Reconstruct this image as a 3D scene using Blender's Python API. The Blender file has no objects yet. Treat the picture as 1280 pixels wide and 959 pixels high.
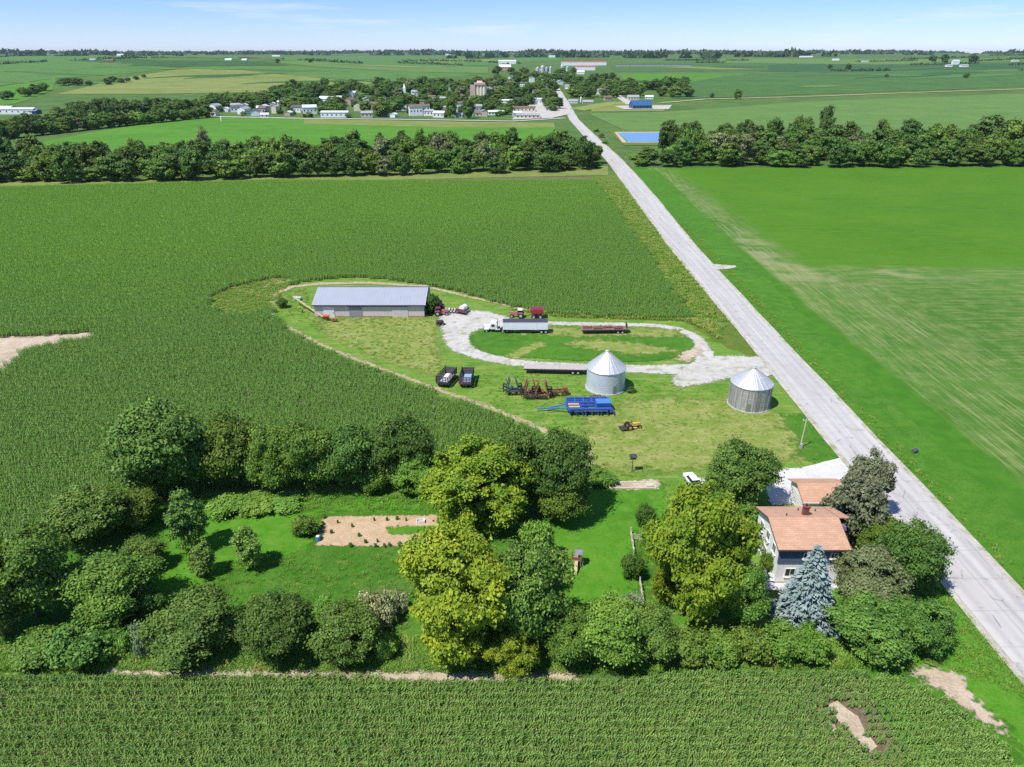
import bpy, bmesh, math, random
import numpy as np
from mathutils import Vector, Matrix
R = math.radians
SC = bpy.context.scene
COL = SC.collection
random.seed(7)
rng = np.random.default_rng(7)

# ------------------------------------------------------------------ camera
F, CX, CY, H = 888.0, 640.0, 479.5, 65.0
PIT = math.atan((CY - 66.0) / F)
SP, CP = math.sin(PIT), math.cos(PIT)
cam_d = bpy.data.cameras.new('camera'); cam = bpy.data.objects.new('camera', cam_d); COL.objects.link(cam)
cam.location = (0, 0, H); cam.rotation_euler = (math.pi / 2 - PIT, 0, 0)
cam_d.sensor_width = 36; cam_d.lens = 36 * F / 1280; cam_d.clip_end = 40000; cam_d.clip_start = 0.5
SC.camera = cam

def ss(a, b, x):
    t = min(1.0, max(0.0, (x - a) / (b - a))); return t * t * (3 - 2 * t)
def hz(x, y):
    if y < 1000: return 0.0
    u = ss(1100, 2600, y)
    return (16 * ss(1000, 2000, y) + 24 * ss(1900, 4500, y) + 15 * ss(4500, 9000, y)
            + u * (8 * math.sin(x / 390 + 1.0) * math.sin(y / 520 + .4) + 6 * math.sin(x / 700 + y / 900) + 4.5 * math.sin(x / 240 - y / 380) * (1 - .7 * ss(2500, 5000, y)))
            + 27 * math.exp(-((x + 800) / 620) ** 2 - ((y - 2050) / 520) ** 2)) - 3 * ss(9000, 12000, y)
def ray(px, py):
    u, v = (px - CX) / F, (py - CY) / F
    return u, CP - v * SP, -SP - v * CP
def G(px, py, z=0.0):
    """the ground (or a level z above it) seen at a pixel of the 1280x959 photograph"""
    x, y, dz = ray(px, py)
    if dz < -1e-6:
        t = (z - H) / dz
        if t * y < 1000: return Vector((x * t, y * t, z))
    t = 950.0
    while t < 15000:
        if H + dz * t < hz(x * t, y * t) + z: break
        t *= 1.01
    a, b = t / 1.01, t
    for _ in range(20):
        m = (a + b) / 2
        if H + dz * m < hz(x * m, y * m) + z: b = m
        else: a = m
    return Vector((x * b, y * b, hz(x * b, y * b) + z))
def zat(Y, py):
    """height above datum of a point Y metres ahead that shows at image row py"""
    v = (py - CY) / F
    return H - Y * (SP + v * CP) / (CP - v * SP)
def depth(p): return p.y * CP + (H - p.z) * SP

# ------------------------------------------------------------------ object helpers
def tag(o, label=None, cat=None, group=None, kind=None):
    if label: o['label'] = label
    if cat: o['category'] = cat
    if group: o['group'] = group
    if kind: o['kind'] = kind
    return o
def thing(name, label, cat, loc=(0, 0, 0), rz=0.0, group=None):
    o = bpy.data.objects.new(name, None); COL.objects.link(o)
    o.location = loc; o.rotation_euler = (0, 0, rz); o.empty_display_size = 0.5
    return tag(o, label, cat, group)
def obj(name, me, parent=None, loc=None, rz=0.0):
    o = bpy.data.objects.new(name, me); COL.objects.link(o)
    if parent: o.parent = parent
    if loc is not None: o.location = loc
    o.rotation_euler = (0, 0, rz)
    return o
def dup(root, loc, rz=0.0, label=None, scale=None, group=None):
    r = root.copy(); COL.objects.link(r); r.location = loc; r.rotation_euler = (0, 0, rz)
    if scale is not None: r.scale = scale
    if label: r['label'] = label
    if group: r['group'] = group
    for ch in list(root.children):
        c = ch.copy(); COL.objects.link(c); c.parent = r
        for g in list(ch.children):
            d = g.copy(); COL.objects.link(d); d.parent = c
    return r

class MB:
    def __init__(s): s.v = []; s.f = []; s.m = []
    def add(s, vs, fs, mat=0):
        n = len(s.v); s.v += [tuple(v) for v in vs]
        s.f += [tuple(n + i for i in f) for f in fs]; s.m += [mat] * len(fs); return s
    def box(s, c, d, mat=0, rz=0.0, rx=0.0, ry=0.0):
        M = Matrix.Rotation(rz, 3, 'Z') @ Matrix.Rotation(ry, 3, 'Y') @ Matrix.Rotation(rx, 3, 'X'); c = Vector(c)
        vs = [c + M @ Vector((sx * d[0] / 2, sy * d[1] / 2, sz * d[2] / 2)) for sz in (-1, 1) for sy in (-1, 1) for sx in (-1, 1)]
        return s.add(vs, [(0, 2, 3, 1), (4, 5, 7, 6), (0, 1, 5, 4), (2, 6, 7, 3), (0, 4, 6, 2), (1, 3, 7, 5)], mat)
    def taper(s, c, d0, d1, h, mat=0, off=(0, 0)):
        """box whose top differs in size from its bottom; c is the middle of the bottom"""
        x, y, z = c
        vs = [(x + sx * d0[0] / 2, y + sy * d0[1] / 2, z) for sy in (-1, 1) for sx in (-1, 1)]
        vs += [(x + off[0] + sx * d1[0] / 2, y + off[1] + sy * d1[1] / 2, z + h) for sy in (-1, 1) for sx in (-1, 1)]
        return s.add(vs, [(0, 2, 3, 1), (4, 5, 7, 6), (0, 1, 5, 4), (2, 6, 7, 3), (0, 4, 6, 2), (1, 3, 7, 5)], mat)
    def bar(s, p, q, w, mat=0, hgt=None):
        p, q = Vector(p), Vector(q); d = (q - p); L = d.length
        if L < 1e-6: return s
        d.normalize(); a = d.cross(Vector((0, 0, 1)))
        if a.length < 1e-4: a = Vector((1, 0, 0))
        a.normalize(); b = a.cross(d); hgt = hgt or w
        vs = [e + a * sx * w / 2 + b * sy * hgt / 2 for e in (p, q) for sy in (-1, 1) for sx in (-1, 1)]
        return s.add(vs, [(0, 2, 3, 1), (4, 5, 7, 6), (0, 1, 5, 4), (2, 6, 7, 3), (0, 4, 6, 2), (1, 3, 7, 5)], mat)
    def cyl(s, p, q, r0, r1=None, n=12, mat=0, caps=True):
        p, q = Vector(p), Vector(q); r1 = r0 if r1 is None else r1
        d = (q - p).normalized(); a = d.cross(Vector((0, 0, 1)))
        if a.length < 1e-4: a = Vector((1, 0, 0))
        a.normalize(); b = d.cross(a)
        vs = []
        for e, r in ((p, r0), (q, r1)):
            vs += [e + (a * math.cos(t) + b * math.sin(t)) * r for t in (2 * math.pi * i / n for i in range(n))]
        fs = [(i, (i + 1) % n, n + (i + 1) % n, n + i) for i in range(n)]
        if caps: fs += [tuple(range(n))[::-1], tuple(range(n, 2 * n))]
        return s.add(vs, fs, mat)
    def wheel(s, c, r, w, axis='x', mt=0, mr=1, n=16):
        c = Vector(c); a = Vector((1, 0, 0)) if axis == 'x' else Vector((0, 1, 0))
        s.cyl(c - a * w * .38, c + a * w * .38, r, n=n, mat=mt)
        s.cyl(c - a * w * .5, c - a * w * .38, r * .86, r, n=n, mat=mt); s.cyl(c + a * w * .38, c + a * w * .5, r, r * .86, n=n, mat=mt)
        s.cyl(c - a * w * .55, c + a * w * .55, r * .5, n=n, mat=mr)
        return s
    def lathe(s, prof, n=24, mat=0, c=(0, 0)):
        vs = [(c[0] + r * math.cos(2 * math.pi * i / n), c[1] + r * math.sin(2 * math.pi * i / n), z) for r, z in prof for i in range(n)]
        fs = [(k * n + i, k * n + (i + 1) % n, (k + 1) * n + (i + 1) % n, (k + 1) * n + i) for k in range(len(prof) - 1) for i in range(n)]
        return s.add(vs, fs, mat)
    def prism(s, pts, x0, x1, mat=0):
        """outline pts in (y, z) pushed from x0 to x1"""
        n = len(pts); vs = [(x0, y, z) for y, z in pts] + [(x1, y, z) for y, z in pts]
        return s.add(vs, [tuple(range(n))[::-1], tuple(range(n, 2 * n))] + [(i, (i + 1) % n, n + (i + 1) % n, n + i) for i in range(n)], mat)
    def slab(s, quad, th, mat=0):
        q = [Vector(p) for p in quad]; n = (q[1] - q[0]).cross(q[2] - q[0]).normalized()
        if n.z < 0: n = -n
        vs = q + [p - n * th for p in q]; k = len(q)
        return s.add(vs, [tuple(range(k)), tuple(range(k, 2 * k))[::-1]] + [(i, (i + 1) % k, k + (i + 1) % k, k + i) for i in range(k)], mat)
    def mesh(s, name, mats, smooth=False):
        me = bpy.data.meshes.new(name); me.from_pydata(s.v, [], s.f)
        for m in (mats if isinstance(mats, (list, tuple)) else [mats]): me.materials.append(m)
        me.polygons.foreach_set('material_index', s.m)
        bm = bmesh.new(); bm.from_mesh(me); bmesh.ops.recalc_face_normals(bm, faces=bm.faces); bm.to_mesh(me); bm.free()
        if smooth: me.polygons.foreach_set('use_smooth', [True] * len(me.polygons))
        me.update(); return me
    def build(s, name, mats, parent=None, loc=None, rz=0.0, smooth=False, bevel=0.0):
        o = obj(name, s.mesh(name, mats, smooth), parent, loc, rz)
        if bevel:
            b = o.modifiers.new('bevel', 'BEVEL'); b.width = bevel; b.segments = 2; b.limit_method = 'ANGLE'
        return o

# ------------------------------------------------------------------ materials
class NT:
    def __init__(s, name):
        s.m = bpy.data.materials.new(name); s.m.use_nodes = True; s.t = s.m.node_tree; s.n = s.t.nodes; s.n.clear()
        s.out = s.n.new('ShaderNodeOutputMaterial')
    def new(s, typ, **kw):
        nd = s.n.new('ShaderNode' + typ)
        for k, v in kw.items(): setattr(nd, k, v)
        return nd
    def put(s, sock, v):
        if isinstance(v, bpy.types.NodeSocket): s.t.links.new(v, sock)
        elif isinstance(v, (tuple, list)) and len(v) == 3 and sock.type == 'RGBA': sock.default_value = (*v, 1)
        else: sock.default_value = v
    def pos(s):
        return s.new('NewGeometry').outputs['Position']
    def objc(s): return s.new('TexCoord').outputs['Object']
    def mapv(s, vec, scale=(1, 1, 1), rot=(0, 0, 0), loc=(0, 0, 0)):
        m = s.new('Mapping'); s.put(m.inputs['Vector'], vec); m.inputs['Scale'].default_value = scale
        m.inputs['Rotation'].default_value = rot; m.inputs['Location'].default_value = loc; return m.outputs[0]
    def noise(s, vec, scale, detail=3.0, rough=.55, dist=0.0):
        n = s.new('TexNoise'); s.put(n.inputs['Vector'], vec); n.inputs['Scale'].default_value = scale
        n.inputs['Detail'].default_value = detail; n.inputs['Roughness'].default_value = rough; n.inputs['Distortion'].default_value = dist
        return n.outputs['Fac']
    def voro(s, vec, scale, feature='F1'):
        n = s.new('TexVoronoi'); n.feature = feature; s.put(n.inputs['Vector'], vec); n.inputs['Scale'].default_value = scale; return n.outputs['Distance']
    def rng(s, v, a, b, c=0.0, d=1.0):
        m = s.new('MapRange'); s.put(m.inputs['Value'], v)
        for k, x in zip(('From Min', 'From Max', 'To Min', 'To Max'), (a, b, c, d)): m.inputs[k].default_value = x
        return m.outputs[0]
    def sm(s, v, a, b):
        m = s.new('MapRange', interpolation_type='SMOOTHSTEP'); s.put(m.inputs['Value'], v)
        for k, x in zip(('From Min', 'From Max', 'To Min', 'To Max'), (a, b, 0, 1)): m.inputs[k].default_value = x
        return m.outputs[0]
    def mix(s, f, a, b, mode='MIX'):
        m = s.new('MixRGB', blend_type=mode); s.put(m.inputs[0], f); s.put(m.inputs[1], a); s.put(m.inputs[2], b); return m.outputs[0]
    def math(s, op, a, b=0.0, clamp=False):
        m = s.new('Math', operation=op, use_clamp=clamp); s.put(m.inputs[0], a); s.put(m.inputs[1], b); return m.outputs[0]
    def xyz(s, v):
        x = s.new('SeparateXYZ'); s.put(x.inputs[0], v); return x.outputs
    def bump(s, hgt, strength=.5, dist=.1):
        b = s.new('Bump'); s.put(b.inputs['Height'], hgt); b.inputs['Strength'].default_value = strength; b.inputs['Distance'].default_value = dist; return b.outputs[0]
    def bsdf(s, col, rough=.8, normal=None, metal=0.0, spec=.5, coat=0.0):
        b = s.new('BsdfPrincipled'); s.put(b.inputs['Base Color'], col); s.put(b.inputs['Roughness'], rough)
        s.put(b.inputs['Metallic'], metal); b.inputs['Specular IOR Level'].default_value = spec; b.inputs['Coat Weight'].default_value = coat
        if normal is not None: s.put(b.inputs['Normal'], normal)
        s.t.links.new(b.outputs[0], s.out.inputs[0]); return b
MAT = {}
def paint(name, c, rough=.5, metal=0.0, wear=.18, rust=None, scale=3.0, spec=.5, bump=0.0):
    """coloured solid with dirt and wear of its own"""
    if name in MAT: return MAT[name]
    t = NT(name); p = t.objc()
    n1 = t.noise(p, scale, 5, .65); n2 = t.noise(p, scale * 7, 3, .6)
    col = t.mix(t.rng(n1, .35, .7), tuple(min(1, x * (1 + wear * .5)) for x in c), tuple(x * (1 - wear) for x in c))
    col = t.mix(t.math('MULTIPLY', t.rng(n2, .5, .75), wear, True), col, tuple(x * .5 + .03 for x in c))
    if rust:
        n3 = t.noise(t.mapv(p, loc=(9, 3, 1)), scale * 1.6, 6, .7)
        col = t.mix(t.math('MULTIPLY', t.rng(n3, .5, .62), rust[1], True), col, rust[0])
    t.bsdf(col, t.rng(n1, .3, .7, rough - .08, min(1, rough + .12)), t.bump(n2, .3, bump) if bump else None, metal, spec)
    MAT[name] = t.m; return t.m
def leaf_mat(name, dark, light, trans=.18, rand=.25, rough=.55, spec=.25):
    t = NT(name)
    dark, light = tuple(x * 1.5 for x in dark), tuple(x * 1.5 for x in light)
    a = t.new('Attribute', attribute_name='tint').outputs['Fac']
    oi = t.new('ObjectInfo').outputs['Random']
    col = t.mix(a, dark, light)
    big = t.noise(t.pos(), .35, 2, .5)
    col = t.mix(t.math('MULTIPLY', t.rng(big, .4, .65), .4, True), col, tuple(x * .6 + y * .4 for x, y in zip(light, (light[0] * 1.12, light[1], light[2] * .7))))
    hs = t.new('HueSaturation'); t.put(hs.inputs['Color'], col)
    t.put(hs.inputs['Value'], t.rng(oi, 0, 1, 1 - rand, 1 + rand)); t.put(hs.inputs['Hue'], t.rng(t.math('FRACT', t.math('MULTIPLY', oi, 7.31)), 0, 1, .5 - .018 * rand * 4, .5 + .012 * rand * 4))
    c = hs.outputs[0]
    b = t.bsdf(c, rough, spec=spec)
    tr = t.new('BsdfTranslucent'); t.put(tr.inputs[0], t.mix(1.0, c, (1.0, 1.0, .45), 'MULTIPLY'))
    mx = t.new('MixShader'); mx.inputs[0].default_value = trans
    t.t.links.new(b.outputs[0], mx.inputs[1]); t.t.links.new(tr.outputs[0], mx.inputs[2]); t.t.links.new(mx.outputs[0], t.out.inputs[0])
    MAT[name] = t.m; return t.m
def ground_mat(name, cols, big=.03, mid=.25, fine=2.2, bump=.5, streak=None, tan=None, rough=.95, dist=.25):
    """mottled ground cover; cols = (dark, mean, light)"""
    t = NT(name); p = t.pos()
    n1 = t.noise(p, big, 4, .6); n2 = t.noise(p, mid, 5, .65, .4); n3 = t.noise(p, fine, 4, .7)
    c = t.mix(t.rng(n1, .36, .64), cols[0], cols[1])
    c = t.mix(t.math('MULTIPLY', t.rng(n2, .42, .7), .8, True), c, cols[2])
    c = t.mix(t.math('MULTIPLY', t.rng(n3, .45, .8), .5, True), c, tuple(x * .55 for x in cols[0]))
    c = t.mix(t.math('MULTIPLY', t.rng(n3, .55, .2), .28, True), c, tuple(min(1, x * 1.35) for x in cols[2]))
    if streak:
        q = t.mapv(p, scale=streak[0]); s1 = t.noise(q, 1.0, 4, .7)
        c = t.mix(t.math('MULTIPLY', t.rng(s1, .5, .72), streak[2], True), c, streak[1])
    if tan:
        n4 = t.noise(t.mapv(p, loc=(31, 17, 0)), tan[0], 5, .6)
        c = t.mix(t.math('MULTIPLY', t.rng(n4, tan[3], tan[3] + .14), tan[2], True), c, tan[1])
    t.bsdf(c, rough, t.bump(t.math('ADD', n3, t.math('MULTIPLY', n2, .6)), bump, dist), spec=.12)
    MAT[name] = t.m; return t.m

# sheets that follow the ground
SOFT = {}
_layer = [0]
def LAYER():
    _layer[0] += 1; return _layer[0] * .0012                                  # no two sheets share a plane
def soft_mat(mat, sc):
    """the same ground cover thinning out raggedly towards the sheet's rim (attribute 'rim' runs 0 at the rim to 1 inside)"""
    k = (mat.name, sc)
    if k in SOFT: return SOFT[k]
    m = mat.copy(); n = m.node_tree.nodes; L = m.node_tree.links; out = next(q for q in n if q.type == 'OUTPUT_MATERIAL'); src = out.inputs[0].links[0].from_socket
    at_ = n.new('ShaderNodeAttribute'); at_.attribute_name = 'rim'; ge = n.new('ShaderNodeNewGeometry'); nz_ = n.new('ShaderNodeTexNoise'); nz_.inputs['Scale'].default_value = sc; nz_.inputs['Detail'].default_value = 6; nz_.inputs['Roughness'].default_value = .7
    L.new(ge.outputs['Position'], nz_.inputs[0]); a = n.new('ShaderNodeMath'); a.operation = 'MULTIPLY_ADD'; a.inputs[1].default_value = 2.6; a.inputs[2].default_value = -1.3; L.new(nz_.outputs['Fac'], a.inputs[0])
    b = n.new('ShaderNodeMath'); b.operation = 'ADD'; L.new(at_.outputs['Fac'], b.inputs[0]); L.new(a.outputs[0], b.inputs[1]); r = n.new('ShaderNodeMapRange'); r.inputs['From Min'].default_value = .32; r.inputs['From Max'].default_value = .62; L.new(b.outputs[0], r.inputs[0])
    # solid well inside the rim
    c = n.new('ShaderNodeMath'); c.operation = 'GREATER_THAN'; c.inputs[1].default_value = .985; L.new(at_.outputs['Fac'], c.inputs[0]); d = n.new('ShaderNodeMath'); d.operation = 'MAXIMUM'; L.new(r.outputs[0], d.inputs[0]); L.new(c.outputs[0], d.inputs[1])
    tp = n.new('ShaderNodeBsdfTransparent'); mx_ = n.new('ShaderNodeMixShader'); L.new(d.outputs[0], mx_.inputs[0]); L.new(tp.outputs[0], mx_.inputs[1]); L.new(src, mx_.inputs[2]); L.new(mx_.outputs[0], out.inputs[0]); SOFT[k] = m; return m
def soft(name, pts, mat, off, w=1.5, sc=.9, hole=None):
    """a flat patch of ground cover with a thinning rim w metres wide"""
    off += LAYER(); P = [Vector((p[0], p[1])) for p in pts]; n = len(P)
    if sum(P[i].x * P[(i + 1) % n].y - P[(i + 1) % n].x * P[i].y for i in range(n)) < 0: P = P[::-1]
    Q = []
    for p, q in zip(P, P[1:] + P[:1]):
        k = max(1, int((q - p).length / 2.0)); Q += [p.lerp(q, i / k) for i in range(k)]
    xs = np.array([p.x for p in Q]); ys_ = np.array([p.y for p in Q]); lo = (xs.min(), ys_.min()); hi = (xs.max(), ys_.max()); st = max(w * .5, .35)
    st = max(st, math.sqrt((hi[0] - lo[0]) * (hi[1] - lo[1]) / 60000)); gx = np.arange(lo[0] - st, hi[0] + 2 * st, st); gy = np.arange(lo[1] - st, hi[1] + 2 * st, st); X, Y = np.meshgrid(gx, gy); f = X.ravel(), Y.ravel()
    ins = inside(f[0], f[1], [(p.x, p.y) for p in P]); A = np.stack([xs, ys_], 1); B = np.roll(A, -1, 0); D = np.full(len(f[0]), 1e9); pt = np.stack(f, 1)
    for a_, b_ in zip(A, B):
        e = b_ - a_; t_ = np.clip(((pt - a_) @ e) / max(e @ e, 1e-9), 0, 1); D = np.minimum(D, np.linalg.norm(pt - a_ - t_[:, None] * e, axis=1))
    s = np.where(ins, D, -D); rim = np.clip(s / (2 * w) + .5, 0, 1); nxg = len(gx); use = (s > -w).reshape(X.shape)
    cell_ = use[:-1, :-1] | use[1:, :-1] | use[:-1, 1:] | use[1:, 1:]; jj, ii = np.nonzero(cell_); idx = np.stack([jj * nxg + ii, jj * nxg + ii + 1, (jj + 1) * nxg + ii + 1, (jj + 1) * nxg + ii], 1); u, inv = np.unique(idx, return_inverse=True); inv = inv.reshape(idx.shape)
    me = bpy.data.meshes.new(name); me.from_pydata([(f[0][i], f[1][i], off) for i in u], [], inv.tolist()); a = me.attributes.new('rim', 'FLOAT', 'POINT'); a.data.foreach_set('value', rim[u].astype(np.float32)); me.materials.append(soft_mat(mat, sc)); me.update()
    return tag(obj(name, me), kind='structure')
def sheet(name, pts, mat, off, cell=60.0, kind='structure', label=None, cat=None):
    bm = bmesh.new(); vs = [bm.verts.new((p[0], p[1], 0)) for p in pts]
    f = bm.faces.new(vs); bmesh.ops.triangulate(bm, faces=[f])
    off += LAYER(); far = max(p[1] for p in pts) > 1000
    if far:
        for _ in range(12):
            ed = [e for e in bm.edges if e.calc_length() > cell]
            if not ed or len(bm.faces) > 12000: break
            bmesh.ops.subdivide_edges(bm, edges=ed, cuts=1); bmesh.ops.triangulate(bm, faces=[f for f in bm.faces if len(f.verts) > 3])
    for v in bm.verts: v.co.z = hz(v.co.x, v.co.y) + off
    bmesh.ops.recalc_face_normals(bm, faces=bm.faces)
    if bm.faces and sum(f.normal.z for f in bm.faces) < 0: bmesh.ops.reverse_faces(bm, faces=bm.faces)
    me = bpy.data.meshes.new(name); bm.to_mesh(me); bm.free(); me.materials.append(mat)
    o = obj(name, me); return tag(o, label, cat, None, kind)
def wob(pts, step=2.0, amp=.5, seed=0):
    """an outline with a natural, uneven edge"""
    r = random.Random(seed); out = []
    for i, p in enumerate(pts):
        q = pts[(i + 1) % len(pts)]; p, q = Vector((p[0], p[1])), Vector((q[0], q[1])); n = max(1, min(400, int((q - p).length / step)))
        for k in range(n):
            a = p.lerp(q, k / n); out.append((a.x + r.uniform(-amp, amp), a.y + r.uniform(-amp, amp)))
    return out
def smooth(pts, n=2):
    for _ in range(n):
        o = []
        for i, p in enumerate(pts):
            q = pts[(i + 1) % len(pts)]
            o += [(p[0] * .75 + q[0] * .25, p[1] * .75 + q[1] * .25), (p[0] * .25 + q[0] * .75, p[1] * .25 + q[1] * .75)]
        pts = o
    return pts
def PG(px, z=0.0): return [tuple(G(x, y, z))[:2] for x, y in px]
def inside(xs, ys, poly):
    c = np.zeros(len(xs), bool); n = len(poly)
    for i in range(n):
        (x0, y0), (x1, y1) = poly[i][:2], poly[i - 1][:2]
        if y0 == y1: continue
        k = ((y0 > ys) != (y1 > ys)) & (xs < (x1 - x0) * (ys - y0) / (y1 - y0) + x0)
        c ^= k
    return c
def ribbon(name, left, right, mat, off, **kw):
    return sheet(name, list(left) + list(right)[::-1], mat, off, **kw)
def track(px, wid, z=0.0):
    """polyline of pixels -> outline of a strip wid metres wide"""
    c = [Vector(G(*p)[:2]) for p in px]; L, Rr = [], []
    w = wid if isinstance(wid, (list, tuple)) else [wid] * len(c)
    for i, p in enumerate(c):
        d = (c[min(i + 1, len(c) - 1)] - c[max(i - 1, 0)]).normalized(); n = Vector((-d.y, d.x))
        L.append(tuple(p + n * w[i] / 2)); Rr.append(tuple(p - n * w[i] / 2))
    return L + Rr[::-1]
def quads_mesh(name, V, tint, mats, mi=None):
    """V: n x 4 x 3 corner array -> one mesh of loose quads with a per-face tint"""
    n = len(V); me = bpy.data.meshes.new(name)
    me.vertices.add(4 * n); me.vertices.foreach_set('co', V.reshape(-1).astype(np.float32))
    me.loops.add(4 * n); me.loops.foreach_set('vertex_index', np.arange(4 * n, dtype=np.int32))
    me.polygons.add(n); me.polygons.foreach_set('loop_start', np.arange(0, 4 * n, 4, dtype=np.int32))
    if mi is not None: me.polygons.foreach_set('material_index', mi.astype(np.int32))
    me.update(calc_edges=True)
    a = me.attributes.new('tint', 'FLOAT', 'FACE'); a.data.foreach_set('value', tint.astype(np.float32))
    for m in mats: me.materials.append(m)
    return me
HAZE = 2.4e-5
# ------------------------------------------------------------------ light, sky
SUN = Vector((-0.80, -0.60, 0)).normalized() * math.cos(R(60)) + Vector((0, 0, math.sin(R(60))))
sd = bpy.data.lights.new('sun', 'SUN'); so = bpy.data.objects.new('sun', sd); COL.objects.link(so)
sd.energy = 5.0; sd.angle = R(.55); sd.color = (1.0, .955, .88); so.rotation_euler = SUN.to_track_quat('Z', 'Y').to_euler()
W = bpy.data.worlds.new('World'); SC.world = W; W.use_nodes = True
nt = W.node_tree; nt.nodes.clear()
wo = nt.nodes.new('ShaderNodeOutputWorld'); bg = nt.nodes.new('ShaderNodeBackground')
sk = nt.nodes.new('ShaderNodeTexSky'); sk.sky_type = 'NISHITA'; sk.sun_disc = False
sk.sun_elevation = R(60); sk.sun_rotation = math.atan2(SUN.x, SUN.y); sk.altitude = 300; sk.air_density = 1.0; sk.dust_density = .0; sk.ozone_density = 2.2
tc = nt.nodes.new('ShaderNodeTexCoord'); mp = nt.nodes.new('ShaderNodeMapping'); mp.inputs['Scale'].default_value = (2.2, 2.2, 26)
nz = nt.nodes.new('ShaderNodeTexNoise'); nz.inputs['Scale'].default_value = 1.7; nz.inputs['Detail'].default_value = 7; nz.inputs['Roughness'].default_value = .62
mr = nt.nodes.new('ShaderNodeMapRange'); mr.inputs['From Min'].default_value = .56; mr.inputs['From Max'].default_value = .80; mr.inputs['To Max'].default_value = .55
mx = nt.nodes.new('ShaderNodeMixRGB'); mx.inputs[2].default_value = (7.2, 7.6, 8.2, 1)
L = nt.links
L.new(tc.outputs['Generated'], mp.inputs[0]); L.new(mp.outputs[0], nz.inputs[0]); L.new(nz.outputs['Fac'], mr.inputs[0]); L.new(mr.outputs[0], mx.inputs[0])
se = nt.nodes.new('ShaderNodeSeparateXYZ'); L.new(tc.outputs['Generated'], se.inputs[0])
cr = nt.nodes.new('ShaderNodeValToRGB'); cr.color_ramp.elements[0].position = 0.0; cr.color_ramp.elements[0].color = (.66, .80, 1.30, 1); cr.color_ramp.elements[1].position = .30; cr.color_ramp.elements[1].color = (.85, 1.0, 1.2, 1); e3 = cr.color_ramp.elements.new(.075); e3.color = (.47, .66, 1.26, 1)
L.new(se.outputs[2], cr.inputs[0]); tm = nt.nodes.new('ShaderNodeMixRGB'); tm.blend_type = 'MULTIPLY'; tm.inputs[0].default_value = 1; L.new(sk.outputs[0], tm.inputs[1]); L.new(cr.outputs[0], tm.inputs[2]); L.new(tm.outputs[0], mx.inputs[1]); L.new(mx.outputs[0], bg.inputs[0]); L.new(bg.outputs[0], wo.inputs[0]); bg.inputs[1].default_value = .115
SC.view_settings.view_transform = 'Standard'; SC.view_settings.look = 'None'; SC.view_settings.exposure = .28; SC.view_settings.gamma = 1
SC.render.engine = 'CYCLES'; cy = SC.cycles
cy.max_bounces = 5; cy.diffuse_bounces = 3; cy.glossy_bounces = 2; cy.transmission_bounces = 3; cy.transparent_max_bounces = 12; cy.volume_bounces = 0
cy.use_denoising = False; cy.caustics_reflective = False; cy.caustics_refractive = False

# ------------------------------------------------------------------ ground materials (true surface colours)
M_base = ground_mat('far_grass', ((.050, .105, .024), (.075, .15, .03), (.12, .18, .045)), .004, .03, .4, .3)
M_lawn = ground_mat('lawn', ((.050, .168, .010), (.072, .215, .014), (.115, .25, .028)), .07, .5, 5, .5, dist=.12)
M_rough = ground_mat('rough_lawn', ((.040, .140, .010), (.062, .178, .014), (.11, .215, .032)), .06, .3, 3.5, .8, dist=.3)
M_yard = ground_mat('yard_grass', ((.062, .175, .014), (.105, .225, .022), (.19, .26, .055)), .07, .35, 3, .6, streak=((.10, .8, 1), (.30, .31, .10), .7), dist=.15)
M_dry = ground_mat('dry_mown_grass', ((.13, .20, .030), (.20, .245, .055), (.34, .32, .125)), .08, .4, 3, .5, streak=((.10, 1.0, 1), (.12, .21, .025), .95), dist=.12)
M_verge = ground_mat('verge', ((.07, .16, .015), (.12, .19, .025), (.20, .20, .05)), .08, .35, 3, 1.0, dist=.4)
M_ditch = ground_mat('ditch_grass', ((.042, .142, .010), (.060, .178, .013), (.095, .205, .028)), .05, .4, 3, .7, dist=.25)
M_weeds = ground_mat('weedy_ground', ((.07, .15, .02), (.14, .19, .03), (.26, .26, .08)), .12, .5, 3, .8, streak=((1.1, .10, 1), (.36, .34, .13), .6), dist=.3)
M_soil = ground_mat('field_soil', ((.11, .082, .05), (.15, .115, .075), (.22, .175, .12)), .1, .6, 4, .6)
M_dust = ground_mat('bare_earth', ((.36, .28, .19), (.46, .37, .27), (.56, .48, .37)), .1, .5, 4, .6)
M_garden = ground_mat('garden_soil', ((.40, .28, .165), (.48, .345, .215), (.55, .43, .29)), .2, .8, 5, .6)
M_gravel = ground_mat('gravel', ((.36, .34, .30), (.46, .44, .40), (.55, .53, .50)), .12, .7, 9, .5, tan=(.35, (.22, .24, .12), .75, .53), dist=.05)
M_drive = ground_mat('pale_concrete', ((.48, .47, .45), (.55, .54, .52), (.60, .59, .58)), .2, .9, 8, .3, dist=.03)
M_track = ground_mat('dirt_track', ((.28, .25, .12), (.38, .32, .18), (.50, .43, .28)), .12, .6, 4, .6)

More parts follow.
